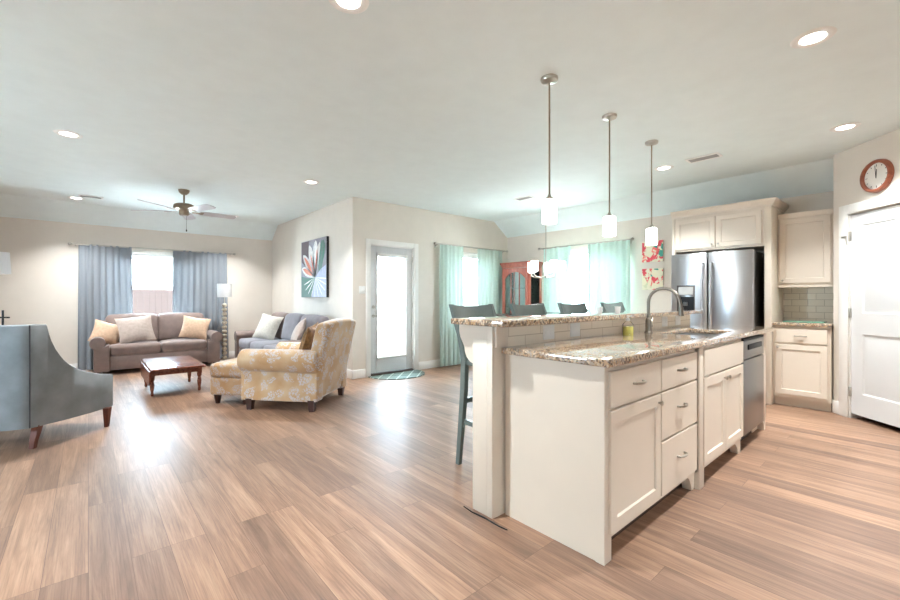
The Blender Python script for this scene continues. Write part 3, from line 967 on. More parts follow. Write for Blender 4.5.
sk = thing('kitchen_sink', 'undermount steel sink set in the island countertop', 'sink', (3.7, 1.225, 0.73))
obj('bowl', bm, M['steel'], sk, world=True)
bm = NB(); lathe(bm, [(0.0, 0.002), (0.03, 0.003), (0.045, 0.006), (0.05, 0.001)], (3.7, 1.225, 0.73))
obj('drain', bm, M['steel_dark'], sk, world=True)
fx, fy = 3.335, 1.425
t = thing('kitchen_faucet', 'brushed gooseneck faucet standing behind the island sink', 'faucet', (fx, fy, 0.945))
bm = NB(); lathe(bm, [(0.030, 0), (0.030, 0.006), (0.024, 0.012), (0.022, 0.10), (0.018, 0.115), (0.014, 0.12)])
obj('body', bm, M['faucet'], t)
pts = [(0, 0, 0.11), (0, 0, 0.238)]
for k in range(0, 15):
    a = PI * k / 14 * 0.97
    pts.append((0, -0.115 + 0.115 * math.cos(a), 0.238 + 0.112 * math.sin(a)))
pts += [(0, -0.233, 0.225)]
bm = NB(); tube(bm, pts, 0.0125, 12)
obj('gooseneck', bm, M['faucet'], t)
bm = NB(); tube(bm, [(0, -0.233, 0.235), (0, -0.237, 0.20), (0, -0.242, 0.14)], [0.0135, 0.016, 0.019], 12)
obj('spray_head', bm, M['faucet'], t)
bm = NB(); tube(bm, [(0.018, 0, 0.055), (0.05, 0, 0.055)], 0.014, 10); tube(bm, [(0.045, 0, 0.055), (0.06, 0.005, 0.08), (0.085, 0.01, 0.12)], [0.008, 0.007, 0.006], 8)
obj('lever', bm, M['faucet'], t)
t = thing('soap_bottle', 'small clear soap bottle with yellow liquid beside the faucet', 'bottle', (2.99, 1.425, 0.945))
bm = NB(); lathe(bm, [(0.0, 0.0), (0.034, 0.0), (0.036, 0.005), (0.036, 0.065), (0.0, 0.066)])
obj('liquid', bm, M['yellow_soap'], t)
bm = NB(); lathe(bm, [(0.037, 0.0), (0.0375, 0.080), (0.022, 0.10), (0.012, 0.108), (0.012, 0.115)], close=False)
obj('bottle', bm, M['glass'], t)
bm = NB(); lathe(bm, [(0.014, 0.108), (0.014, 0.125), (0.005, 0.127), (0.005, 0.145), (0.0, 0.146)]); box(bm, -0.006, 0.006, -0.03, 0.005, 0.138, 0.147, bev=0.002)
obj('pump', bm, M['white_plastic'], t)
# cups on the bar
for x, y, lb in ((3.08, 1.70, 'small white cup on the bar top, nearer the camera of the pair'), (3.31, 1.665, 'small white cup on the bar top, nearer the faucet of the pair')):
    bm = NB(); lathe(bm, [(0.0, 0.0), (0.018, 0.0), (0.022, 0.012), (0.024, 0.05), (0.0215, 0.05), (0.019, 0.013), (0.0, 0.008)], (0, 0, 0), 20, close=False)
    o = tag(obj('cup', bm, M['white_plastic']), lb, 'cup', 'white cups on the bar top')
    o.location = (x, y, 1.10)
# outlets on the island tile
def plate(name, label, loc, rotz, w=0.075, h=0.115, kind='outlet', cat='outlet', group=None):
    t = thing(name, label, cat, loc, rotz, group)   # local y: into the wall, faces -y
    obj('cover', B(-w / 2, w / 2, -0.006, 0, -h / 2, h / 2, bev=0.002), M['white_plastic'], t)
    if kind == 'outlet':
        if w > h:
            for s in (-1, 1): obj('socket', B(s * 0.024 - 0.015, s * 0.024 + 0.015, -0.009, -0.005, -0.016, 0.016, bev=0.003), M['white_plastic'], t)
        else:
            for s in (-1, 1): obj('socket', B(-0.016, 0.016, -0.009, -0.005, s * 0.024 - 0.015, s * 0.024 + 0.015, bev=0.003), M['white_plastic'], t)
    else:
        obj('rocker', B(-0.015, 0.015, -0.010, -0.005, -0.03, 0.03, bev=0.003), M['white_plastic'], t)
GO = 'outlets on the island backsplash'
for x, lb in ((2.18, 'white outlet on the island tile, closest to the island end facing the camera'), (2.48, 'white outlet on the island tile, second from the near end'),
              (3.96, 'white outlet on the island tile just right of the faucet'), (4.27, 'white outlet on the island tile, closest to the refrigerator')):
    plate('wall_outlet', lb, (x, 1.549, 1.005), 0, 0.115, 0.09, group=GO)
# dark cord on the floor by the post
bm = NB(); tube(bm, [(1.648, 1.76, 0.004), (1.640, 1.68, 0.004), (1.650, 1.58, 0.004), (1.645, 1.49, 0.004), (1.652, 1.43, 0.004)], [0.003, 0.004, 0.005, 0.004, 0.002], 6)
tag(obj('black_cable', bm, M['black']), 'short thin black cord lying on the floor by the island post', 'cable')

# ------------------------------------------------------------------ bar stools
def make_stool(label):
    t = thing('bar_stool', label, 'bar stool', (2.275, 2.04, 0), 0, 'green grey stools along the bar')
    bm = NB(); rbox(bm, (0, -0.0, 0.748), (0.42, 0.38, 0.04), 0.016, fn=lambda p: (p.x, p.y, p.z - 0.012 * (1 - (p.x / 0.21) ** 2) * (1 if p.z > 0 else 0)))
    obj('seat', bm, M['stool'], t)
    for s in (-1, 1):
        bm = NB(); bar(bm, [(s * 0.225, 0.205, 0), (s * 0.218, 0.185, 0.25), (s * 0.208, 0.165, 0.55), (s * 0.205, 0.160, 0.76), (s * 0.207, 0.20, 0.93), (s * 0.213, 0.265, 1.09), (s * 0.216, 0.298, 1.172)], [0.03, 0.034, 0.038, 0.038, 0.034, 0.03, 0.026], [0.034, 0.04, 0.046, 0.046, 0.04, 0.036, 0.03])
        obj('leg', bm, M['stool'], t)
        bm = NB(); bar(bm, [(s * 0.20, -0.165, 0), (s * 0.19, -0.155, 0.735)], [0.03, 0.04], [0.03, 0.04])
        obj('leg', bm, M['stool'], t)
        bm = NB(); box(bm, s * 0.205 - 0.011, s * 0.205 + 0.011, -0.16, 0.175, 0.30, 0.335)
        obj('stretcher', bm, M['stool'], t)
    obj('stretcher', B(-0.195, 0.195, -0.17, -0.148, 0.22, 0.26), M['stool'], t)
    obj('stretcher', B(-0.205, 0.205, 0.158, 0.178, 0.45, 0.485), M['stool'], t)
    bm = NB()
    n = 12; R = []
    for i in range(n + 1):
        u = -1 + 2 * i / n
        x = u * 0.205; yb = 0.035 * (1 - u * u)
        zt = 1.168 - 0.012 * (1 - u * u); zb = 1.052
        R.append([bm.verts.new((x, 0.242 + yb, zb)), bm.verts.new((x, 0.262 + yb, zb)), bm.verts.new((x, 0.305 + yb, zt)), bm.verts.new((x, 0.283 + yb, zt))])
    for a, b in zip(R, R[1:]):
        for k in range(4): bm.faces.new((a[k], a[(k + 1) % 4], b[(k + 1) % 4], b[k]))
    bm.faces.new(R[0]); bm.faces.new(R[-1])
    obj('top_rail', bm, M['stool'], t)
    obj('lower_rail', B(-0.20, 0.20, 0.188, 0.208, 0.86, 0.90), M['stool'], t)
    for x in (-0.1, 0.0, 0.1):
        bm = NB(); bar(bm, [(x, 0.198, 0.88), (x, 0.262 + 0.02, 1.06)], 0.03, 0.014)
        obj('slat', bm, M['stool'], t)
    return t
def dup(root, loc, label, rotz=None):
    r = root.copy(); COL.objects.link(r); r.location = loc; r['label'] = label
    if rotz is not None: r.rotation_euler = (0, 0, rotz)
    for ch in list(root.children):
        c = ch.copy(); COL.objects.link(c); c.parent = r
        for g in list(ch.children):
            q = g.copy(); COL.objects.link(q); q.parent = c
    return r
st = make_stool('green-grey bar stool closest to the island post, its back leg visible to the floor')
dup(st, (2.965, 2.04, 0), 'green-grey bar stool second along the bar, in front of the red china cabinet')
dup(st, (3.685, 2.04, 0), 'green-grey bar stool third along the bar, in front of the dining window')
dup(st, (4.50, 2.04, 0), 'green-grey bar stool at the far end of the bar, behind the white cups')

# ------------------------------------------------------------------ refrigerator and kitchen wall
WX = (-1, 0, 0); UYm = (0, -1, 0)
t = thing('refrigerator', 'stainless french-door refrigerator with a black water dispenser', 'refrigerator', (6.1, 1.70, 0))
obj('body', B(5.79, 6.44, 1.265, 2.145, 0.03, 1.765, bev=0.004), M['steel_dark'], t, world=True)
dl = obj('door', B(5.70, 5.78, 1.732, 2.148, 0.735, 1.78, bev=0.012), M['steel'], t, world=True)
dr = obj('door', B(5.70, 5.78, 1.262, 1.722, 0.735, 1.78, bev=0.012), M['steel'], t, world=True)
fz = obj('freezer_drawer', B(5.70, 5.78, 1.262, 2.148, 0.06, 0.725, bev=0.012), M['steel'], t, world=True)
for yy, dd in ((1.775, dl), (1.683, dr)):
    bm = NB(); tube(bm, [(5.70, yy, 0.86), (5.665, yy, 0.88), (5.648, yy, 1.0), (5.643, yy, 1.25), (5.648, yy, 1.5), (5.665, yy, 1.63), (5.70, yy, 1.65)], 0.014, 10)
    obj('handle', bm, M['steel'], dd, world=True)
bm = NB(); tube(bm, [(5.70, 1.33, 0.65), (5.66, 1.36, 0.65), (5.648, 1.70, 0.65), (5.66, 2.05, 0.65), (5.70, 2.08, 0.65)], 0.014, 10)
obj('handle', bm, M['steel'], fz, world=True)
wd = obj('water_dispenser', B(5.694, 5.705, 1.865, 2.075, 1.06, 1.38, bev=0.003), M['steel_dark'], t, world=True)
obj('dispenser_bay', B(5.690, 5.6945, 1.875, 2.065, 1.07, 1.235), M['black'], wd, world=True)
obj('display', B(5.691, 5.6945, 1.885, 2.055, 1.26, 1.36), M['vent_grey'], wd, world=True)
bm = NB(); box(bm, 5.676, 5.69, 1.945, 1.995, 1.12, 1.17, bev=0.004)
obj('spout', bm, M['steel_dark'], wd, world=True)
for ya in (1.27, 2.10):
    obj('hinge_cover', B(5.785, 5.86, ya, ya + 0.04, 1.765, 1.785, bev=0.005), M['black'], t, world=True)

c = thing('refrigerator_cabinet', 'tall white cabinet surround with two doors above the refrigerator', 'cabinet', (6.2, 1.66, 0))
bm = NB()
box(bm, 5.86, 6.47, 1.13, 1.195, 0.0, 2.30, bev=0.003); box(bm, 5.86, 6.47, 2.16, 2.195, 0.0, 2.30, bev=0.003)
box(bm, 5.875, 6.37, 1.195, 2.16, 1.825, 2.30)
obj('body', bm, M['cab'], c, world=True)
for y, W, ky in ((2.155, 0.462, 1.725), (1.684, 0.462, 1.654)):
    o = obj('door', front((5.875, y, 1.85), UYm, WX, W, 0.39), M['cab'], c, world=True, sharp=25)
    obj('knob', knob_bm((5.856, ky, 1.89), WX, 0.013), M['nickel'], o, world=True)
s2 = 1.0
obj('crown_molding', crown([(5.86, 2.195), (5.86, 1.13), (6.47, 1.13)], [(-1, 0), (-1, -1), (0, -1)], CROWN, 2.27), M['cab'], c, world=True, sharp=30)

c = thing('wall_cabinet', 'white single-door wall cabinet over the tiled niche', 'cabinet', (6.33, 0.89, 1.37))
obj('body', B(6.17, 6.498, 0.642, 1.128, 1.37, 2.19, bev=0.002), M['cab'], c, world=True)
o = obj('door', front((6.17, 1.108, 1.392), UYm, WX, 0.446, 0.745), M['cab'], c, world=True, sharp=25)
obj('knob', knob_bm((6.15, 1.078, 1.425), WX, 0.013), M['nickel'], o, world=True)
obj('crown_molding', crown([(6.17, 1.128), (6.17, 0.642)], [(-1, 0), (-1, 0)], [(0, 0), (0.01, 0), (0.018, 0.03), (0.022, 0.05), (0, 0.05)], 2.155), M['cab'], c, world=True, sharp=30)
obj('light_rail', B(6.165, 6.49, 0.642, 1.128, 1.345, 1.37), M['cab'], c, world=True)

c = thing('base_cabinet', 'white base cabinet with one drawer and one door beside the pantry', 'cabinet', (6.2, 0.88, 0))
bm = NB(); box(bm, 5.92, 6.49, 0.632, 1.125, 0.10, 0.908)
obj('body', bm, M['cab'], c, world=True)
o = obj('drawer', front((5.92, 1.105, 0.72), UYm, WX, 0.445, 0.155, panel=False), M['cab'], c, world=True, sharp=25)
obj('handle', cup_pull((5.901, 0.882, 0.80), UYm, WX), M['nickel'], o, world=True)
o = obj('door', front((5.92, 1.105, 0.14), UYm, WX, 0.445, 0.56), M['cab'], c, world=True, sharp=25)
obj('knob', knob_bm((5.901, 1.078, 0.668), WX, 0.013), M['nickel'], o, world=True)
obj('toe_kick', B(5.985, 6.0, 0.64, 1.125, 0, 0.10), M['cab'], c, world=True)
tag(obj('granite_countertop', bev_slab(5.885, 6.488, 0.628, 1.127, 0.908, 0.945), M['granite']), 'small granite countertop on the base cabinet in the tiled niche', 'countertop')
o = struct('trim_niche_tile', B(6.488, 6.4995, 0.628, 1.13, 0.945, 1.345), M['tile_niche'])
o = B(6.17, 6.488, 0.6205, 0.628, 0.945, 1.345)
struct('trim_niche_side', o, M['cab'])
t = tag(obj('cutting_board', B(5.99, 6.25, 0.70, 1.05, 0.946, 0.958, bev=0.004), M['teal_glass']), 'green glass cutting board on the niche countertop', 'cutting board')

# ------------------------------------------------------------------ wall things
t = thing('wall_clock', 'round wall clock with a reddish wooden rim above the pantry door', 'clock', tuple(PW @ Vector((0.49, 0, 2.375))), math.radians(225))
def disc_rot(bm): bm.transform(Matrix.Rotation(PI / 2, 4, 'X')); return bm    # z axis -> -y
bm = NB(); lathe(bm, [(0.122, 0.010), (0.122, 0.030), (0.130, 0.038), (0.144, 0.038), (0.154, 0.026), (0.156, 0.0), (0.130, 0.0)], seg=48, close=False)
bm.faces.ensure_lookup_table(); obj('rim', disc_rot(bm), M['clock_rim'], t)
bm = NB(); lathe(bm, [(0.0, 0.012), (0.126, 0.012), (0.126, 0.002), (0, 0.002)], seg=40)
obj('dial', disc_rot(bm), M['paper'], t)
bm = NB()
for k in range(12):
    a = 2 * PI * k / 12; L = 0.02 if k % 3 == 0 else 0.012
    box(bm, -0.002, 0.002, -0.015, -0.0125, 0.110 - L, 0.110, mtx=Matrix.Rotation(a, 4, 'Y'))
obj('hour_marks', bm, M['iron'], t)
bm = NB(); box(bm, -0.003, 0.003, -0.018, -0.016, -0.02, 0.065, mtx=Matrix.Rotation(math.radians(4), 4, 'Y'))
obj('hand', bm, M['black'], t)
bm = NB(); box(bm, -0.002, 0.002, -0.021, -0.019, -0.02, 0.10, mtx=Matrix.Rotation(math.radians(-5), 4, 'Y'))
obj('hand', bm, M['black'], t)

# local x along world -Y (to the right when facing the wall), y into the wall
t = thing('flower_painting', 'tall canvas of a pale lily with coral streaks on the wall over the long sofa', 'painting', (XA - 0.002, 6.97, 1.232), -PI / 2)
obj('canvas', B(-0.53, 0.53, -0.04, -0.0, 0.0, 1.005), M['canvas_edge'], t)
bm = B(-0.529, 0.529, -0.0425, -0.040, 0.001, 1.004)
obj('picture', bm, plain('painted_ground', rgb(150, 146, 156), 0.5, var=0.35, scale=4), t)
def paint(col, polys, lift):
    bm = NB(); y = -0.0428 - lift
    for pl in polys:
        vs_ = [bm.verts.new(((u - 0.5) * 1.05, y, (1 - v) * 1.0)) for u, v in pl]
        f = bm.faces.new(vs_)
    r = bmesh.ops.extrude_face_region(bm, geom=list(bm.faces))
    for v in r['geom']:
        if isinstance(v, bmesh.types.BMVert): v.co.y -= 0.0006
    return obj('brushwork', bm, plain('paint', col, 0.45, var=0.12, scale=25), t)
CX, CV = 0.58, 0.66
def petal(tu, tv, w, cu=CX, cv=CV, k0=0.0):
    dx, dv = tu - cu, tv - cv; L = math.hypot(dx, dv); nx, nv = -dv / L, dx / L
    out = []
    prof_ = [(k0, 0.0), (k0 + 0.12, 0.35), (0.40, 0.8), (0.65, 1.0), (0.85, 0.72), (0.96, 0.34)]
    for q, ww in prof_: out.append((cu + dx * q + nx * w * ww, cv + dv * q + nv * w * ww))
    out.append((tu, tv))
    for q, ww in reversed(prof_[1:]): out.append((cu + dx * q - nx * w * ww, cv + dv * q - nv * w * ww))
    return [(min(0.995, max(0.005, a)), min(0.995, max(0.005, b))) for a, b in out]
paint(rgb(104, 88, 92), [[(0.005, 0.005), (0.32, 0.005), (0.30, 0.30), (0.20, 0.45), (0.005, 0.36)]], 0.0)
paint(rgb(86, 122, 110), [[(0.005, 0.62), (0.30, 0.66), (CX, CV), (0.42, 0.995), (0.005, 0.995)], petal(0.90, 0.04, 0.11, 0.72, 0.60)], 0.0004)
paint(rgb(188, 194, 220), [[(CX, CV), (0.80, 0.52), (0.995, 0.46), (0.995, 0.995), (0.45, 0.995)]], 0.0006)
paint(rgb(238, 236, 232), [petal(0.34, 0.08, 0.10), petal(0.60, 0.02, 0.11), petal(0.08, 0.24, 0.09), petal(0.03, 0.48, 0.08), petal(0.76, 0.06, 0.07)] + [petal(CX + 0.5 * math.cos(q), CV + 0.36 * math.sin(q), 0.012) for q in (0.1, 0.4, 0.7, 1.0, 1.3, 1.6, 1.9, 2.2, 2.5, 2.8)], 0.0012)
paint(rgb(226, 132, 104), [petal(0.13, 0.28, 0.042, k0=0.2), petal(0.08, 0.485, 0.04, k0=0.2), petal(0.40, 0.25, 0.022, k0=0.2), petal(0.66, 0.18, 0.022, k0=0.25)], 0.002)
paint(rgb(70, 126, 104), [petal(0.95, 0.10, 0.02, 0.80, 0.58), petal(0.84, 0.02, 0.018, 0.70, 0.5)] + [petal(CX - 0.5 * math.cos(q), CV + 0.33 * math.sin(q), 0.016) for q in (0.15, 0.5, 0.85, 1.2)], 0.002)

def canvas_flowers(seed, off):
    m, nt, b = new_mat('flower_canvas')
    tc = node(nt, 'ShaderNodeTexCoord'); mp = node(nt, 'ShaderNodeMapping'); mp.inputs['Location'].default_value = off
    nt.links.new(tc.outputs['Object'], mp.inputs['Vector'])
    v = node(nt, 'ShaderNodeTexVoronoi'); v.inputs['Scale'].default_value = 13; nt.links.new(mp.outputs[0], v.inputs['Vector'])
    s = node(nt, 'ShaderNodeSeparateColor'); nt.links.new(v.outputs['Color'], s.inputs[0])
    c = ramp(nt, s.outputs['Red'], [(0, rgb(228, 72, 84)), (0.30, rgb(244, 116, 108)), (0.48, rgb(236, 226, 196)), (0.72, rgb(214, 214, 180)), (0.84, rgb(60, 160, 140))], 'CONSTANT')
    n = node(nt, 'ShaderNodeTexNoise'); n.inputs['Scale'].default_value = 20; nt.links.new(mp.outputs[0], n.inputs['Vector'])
    mk = ramp(nt, n.outputs['Fac'], [(0.50, (0, 0, 0, 1)), (0.56, (1, 1, 1, 1))])
    mx = node(nt, 'ShaderNodeMix', data_type='RGBA'); nt.links.new(mk, mx.inputs[0]); nt.links.new(c, mx.inputs['A']); mx.inputs['B'].default_value = rgb(232, 226, 200)
    nt.links.new(mx.outputs['Result'], b.inputs['Base Color']); b.inputs['Roughness'].default_value = 0.5
    return m
for z0, z1, lb, off in ((1.77, 2.09, 'upper small canvas of red and coral flowers beside the refrigerator', (0, 0, 0)), (1.345, 1.67, 'lower small canvas of red flowers and a teal vase shape beside the refrigerator', (3, 1, 2))):
    t = thing('flower_canvas', lb, 'painting', (XD - 0.002, 2.705, z0), -PI / 2, 'flower canvases on the dining wall')
    obj('canvas', B(-0.155, 0.155, -0.03, 0, 0, z1 - z0), M['canvas_edge'] if False else M['pil_oat'], t)
    obj('picture', B(-0.1545, 0.1545, -0.032, -0.030, 0.0005, z1 - z0 - 0.0005), canvas_flowers(1, off), t)

plate('light_switch', 'white light switch beside the lily canvas', (XA, 5.94, 1.37), -PI / 2, kind='switch', cat='light switch')
plate('light_switch', 'white switch plate left of the patio door', (3.145, YD, 1.345), 0, 0.11, 0.115, 'switch', 'light switch')

# door mat: half round
bm = NB(); n = 24
top = [( -0.47, 0.0)] + [(-0.47 * math.cos(PI * k / n), -0.50 * math.sin(PI * k / n) ** 0.8) for k in range(1, n)] + [(0.47, 0.0)]
prism(bm, top, lambda u, v: (u, v, 0.0), lambda u, v: (u, v, 0.012))
mm, nt, b = new_mat('lattice_mat')
v = coords(nt, (1, 1, 1), (0, 0, math.radians(45)))
br = node(nt, 'ShaderNodeTexBrick'); br.offset = 0.0
br.inputs['Color1'].default_value = rgb(84, 98, 94); br.inputs['Color2'].default_value = rgb(94, 110, 104); br.inputs['Mortar'].default_value = rgb(168, 178, 168)
br.inputs['Scale'].default_value = 1; br.inputs['Mortar Size'].default_value = 0.010; br.inputs['Brick Width'].default_value = 0.14; br.inputs['Row Height'].default_value = 0.14
nt.links.new(v, br.inputs['Vector']); nt.links.new(br.outputs['Color'], b.inputs['Base Color']); b.inputs['Roughness'].default_value = 0.95
o = tag(obj('door_mat', bm, mm), 'half-round grey-green lattice mat in front of the patio door', 'mat')
o.location = (3.70, 5.60, 0.001)

# ------------------------------------------------------------------ ceiling lights, vents, fan, pendants
def can(label, x, y):
    t = thing('recessed_light', label, 'ceiling light', (x, y, HC), 0, 'recessed ceiling lights')
    bm = NB(); lathe(bm, [(0.060, -0.002), (0.066, -0.007), (0.092, -0.008), (0.104, 0.0)], seg=36, close=False)
    obj('trim_ring', bm, M['white_plastic'], t)
    bm = NB(); lathe(bm, [(0.0, -0.003), (0.062, -0.003), (0.062, -0.0005), (0, -0.0005)], seg=28)
    obj('lens', bm, M['lampglow'], t)
    l = bpy.data.lights.new('recessed_lamp', 'AREA'); l.shape = 'DISK'; l.size = 0.11; l.energy = LAMP_W; l.spread = math.radians(105); l.color = LAMP_COL
    o = bpy.data.objects.new('recessed_lamp', l); COL.objects.link(o); o.parent = t; o.location = (0, 0, -0.012)
for x, y, lb in ((3.19, 0.42, 'large-looking recessed ceiling light above the walkway between island and pantry'),
                 (5.07, 0.45, 'recessed ceiling light close to the pantry wall, above the clock'),
                 (5.07, 1.99, 'recessed ceiling light beside the ceiling vent, near the third pendant'),
                 (1.00, 1.93, 'recessed ceiling light cut by the top edge of the picture'),
                 (2.20, 5.28, 'recessed ceiling light near the corner by the patio door'),
                 (-0.14, 5.22, 'recessed ceiling light above the grey armchair'),
                 (-0.14, 8.48, 'recessed ceiling light by the small vent near the loveseat window'),
                 (2.02, 8.44, 'recessed ceiling light behind the fan blade, over the floor lamp'),
                 (3.19, -1.3, 'added recessed fill light behind the camera, kitchen side'),  # this and the next two: added, out of view, for even fill
                 (1.0, -1.3, 'added recessed fill light behind the camera, middle'),
                 (-1.3, 1.93, 'added recessed fill light, out of view left of the camera')):
    can(lb, x, y)

def vent(label, x, y, w, d):
    t = thing('ceiling_vent', label, 'vent', (x, y, HC), 0, 'ceiling vents')
    bm = NB()
    f = 0.022
    box(bm, -w / 2, w / 2, -d / 2, -d / 2 + f, -0.01, 0, bev=0.003); box(bm, -w / 2, w / 2, d / 2 - f, d / 2, -0.01, 0, bev=0.003)
    box(bm, -w / 2, -w / 2 + f, -d / 2 + f, d / 2 - f, -0.01, 0); box(bm, w / 2 - f, w / 2, -d / 2 + f, d / 2 - f, -0.01, 0)
    obj('frame', bm, M['white_plastic'], t)
    bm = NB(); n = max(4, int(min(w, d) / 0.03))
    for k in range(n):
        if w < d:
            x_ = -w / 2 + f + (w - 2 * f) * (k + 0.5) / n
            box(bm, -0.005, 0.005, -d / 2 + f, d / 2 - f, -0.001, 0.001, mtx=Matrix.Translation((x_, 0, -0.006)) @ Matrix.Rotation(0.6, 4, 'Y'))
        else:
            y_ = -d / 2 + f + (d - 2 * f) * (k + 0.5) / n
            box(bm, -w / 2 + f, w / 2 - f, -0.005, 0.005, -0.001, 0.001, mtx=Matrix.Translation((0, y_, -0.006)) @ Matrix.Rotation(0.6, 4, 'X'))
    obj('louvre', bm, M['vent_grey'], t)
    obj('duct', B(-w / 2 + f, w / 2 - f, -d / 2 + f, d / 2 - f, -0.001, -0.0002), M['iron'], t)
vent('white ceiling vent to the right of the pendants', 5.02, 1.56, 0.16, 0.32)
vent('small ceiling vent in the dining area above the china cabinet', 4.99, 3.99, 0.15, 0.30)
vent('small ceiling vent beside the recessed light near the loveseat window', 0.03, 8.22, 0.28, 0.14)

def pendant(label, x, y, zt=1.898, zb=1.738):
    t = thing('pendant_light', label, 'pendant light', (x, y, zb), 0, 'pendant lights over the bar')
    H = HC - zb
    bm = NB(); lathe(bm, [(0.0, H - 0.035), (0.012, H - 0.035), (0.03, H - 0.03), (0.055, H - 0.022), (0.06, H - 0.012), (0.06, H), (0, H)])
    obj('canopy', bm, M['nickel'], t)
    bm = NB(); tube(bm, [(0, 0, zt - zb + 0.01), (0, 0, H - 0.03)], 0.006, 8)
    obj('rod', bm, M['bronze'], t)
    h = zt - zb
    bm = NB(); lathe(bm, [(0.03, h - 0.004), (0.03, h + 0.012), (0.014, h + 0.022), (0.009, h + 0.04), (0, h + 0.04)])
    obj('cap', bm, M['nickel'], t)
    bm = NB(); lathe(bm, [(0.0, 0.004), (0.043, 0.004), (0.048, 0.0), (0.049, 0.006), (0.049, h - 0.008), (0.044, h), (0.0, h)], seg=28)
    obj('glass_shade', bm, M['shade_glow'], t)
pendant('pendant with white glass shade closest to the camera', 2.404, 1.70)
pendant('middle pendant with white glass shade over the bar', 3.278, 1.72)
pendant('pendant with white glass shade closest to the refrigerator', 4.132, 1.735)

t = thing('ceiling_fan', 'five-blade ceiling fan over the living room', 'ceiling fan', (1.014, 6.853, HC))
bm = NB(); lathe(bm, [(0.0, -0.07), (0.03, -0.068), (0.06, -0.04), (0.07, -0.012), (0.07, 0.0), (0, 0)])
obj('canopy', bm, M['bronze'], t)
bm = NB(); tube(bm, [(0, 0, -0.06), (0, 0, -0.20)], 0.012, 10)
obj('downrod', bm, M['bronze'], t)
bm = NB(); lathe(bm, [(0.0, -0.185), (0.03, -0.19), (0.10, -0.20), (0.125, -0.215), (0.13, -0.255), (0.12, -0.275), (0.07, -0.285), (0.06, -0.30), (0.06, -0.345), (0.05, -0.36), (0.0, -0.362)], seg=28)
obj('motor_housing', bm, M['bronze'], t)
R3 = (0.752, -0.659); F3 = (0.659, 0.752)
for k in range(5):
    a = math.radians(43 + 72 * k)
    dx, dy = R3[0] * math.cos(a) + F3[0] * math.sin(a), R3[1] * math.cos(a) + F3[1] * math.sin(a)
    ang = math.atan2(dy, dx)
    mt = Matrix.Rotation(ang, 4, 'Z') @ Matrix.Translation((0, 0, -0.30)) @ Matrix.Rotation(math.radians(-12), 4, 'X')
    bm = NB(); pl = [(0.19, -0.055), (0.30, -0.066), (0.60, -0.072), (0.655, -0.06), (0.67, -0.03), (0.67, 0.03), (0.655, 0.06), (0.60, 0.072), (0.30, 0.066), (0.19, 0.055)]
    prism(bm, pl, lambda u, v: (u, v, -0.004), lambda u, v: (u, v, 0.004)); bm.transform(mt)
    bl = obj('blade', bm, M['fan_blade'], t)
    bm = NB(); box(bm, 0.10, 0.24, -0.02, 0.02, -0.010, -0.004, bev=0.002); box(bm, 0.20, 0.24, -0.045, 0.045, -0.010, -0.004, bev=0.002); bm.transform(mt)
    obj('blade_iron', bm, M['bronze'], bl)
bm = NB(); tube(bm, [(0.03, 0, -0.36), (0.03, 0, -0.555)], 0.0018, 6); lathe(bm, [(0, -0.585), (0.008, -0.58), (0.009, -0.565), (0.003, -0.552), (0, -0.55)], (0.03, 0, 0), 10)
obj('pull_chain', bm, M['iron'], t)

# chandelier
t = thing('chandelier', 'small chandelier with white glass shades over the dining table', 'chandelier', (5.42, 3.90, 1.55))
bm = NB(); lathe(bm, [(0, HC - 1.55), (0.06, HC - 1.55), (0.06, HC - 1.565), (0.02, HC - 1.585), (0, HC - 1.585)])
obj('canopy', bm, M['nickel'], t)
bm = NB(); tube(bm, [(0, 0, 0.02), (0, 0, HC - 1.56)], 0.007, 8); lathe(bm, [(0, -0.02), (0.02, -0.01), (0.03, 0.02), (0.015, 0.06), (0, 0.07)])
obj('stem', bm, M['nickel'], t)
for k in range(5):
    a = 2 * PI * k / 5 + 0.5; cx, cy = math.cos(a), math.sin(a)
    bm = NB(); tube(bm, [(0.02 * cx, 0.02 * cy, 0.03), (0.10 * cx, 0.10 * cy, -0.01), (0.20 * cx, 0.20 * cy, 0.0), (0.25 * cx, 0.25 * cy, 0.03), (0.25 * cx, 0.25 * cy, 0.08)], 0.007, 8)
    ar = obj('arm', bm, M['nickel'], t)
    bm = NB(); lathe(bm, [(0, 0.075), (0.03, 0.075), (0.052, 0.085), (0.054, 0.24), (0.0, 0.24)], (0.25 * cx, 0.25 * cy, 0), 18)
    obj('glass_shade', bm, M['chandelier_glow'], ar)

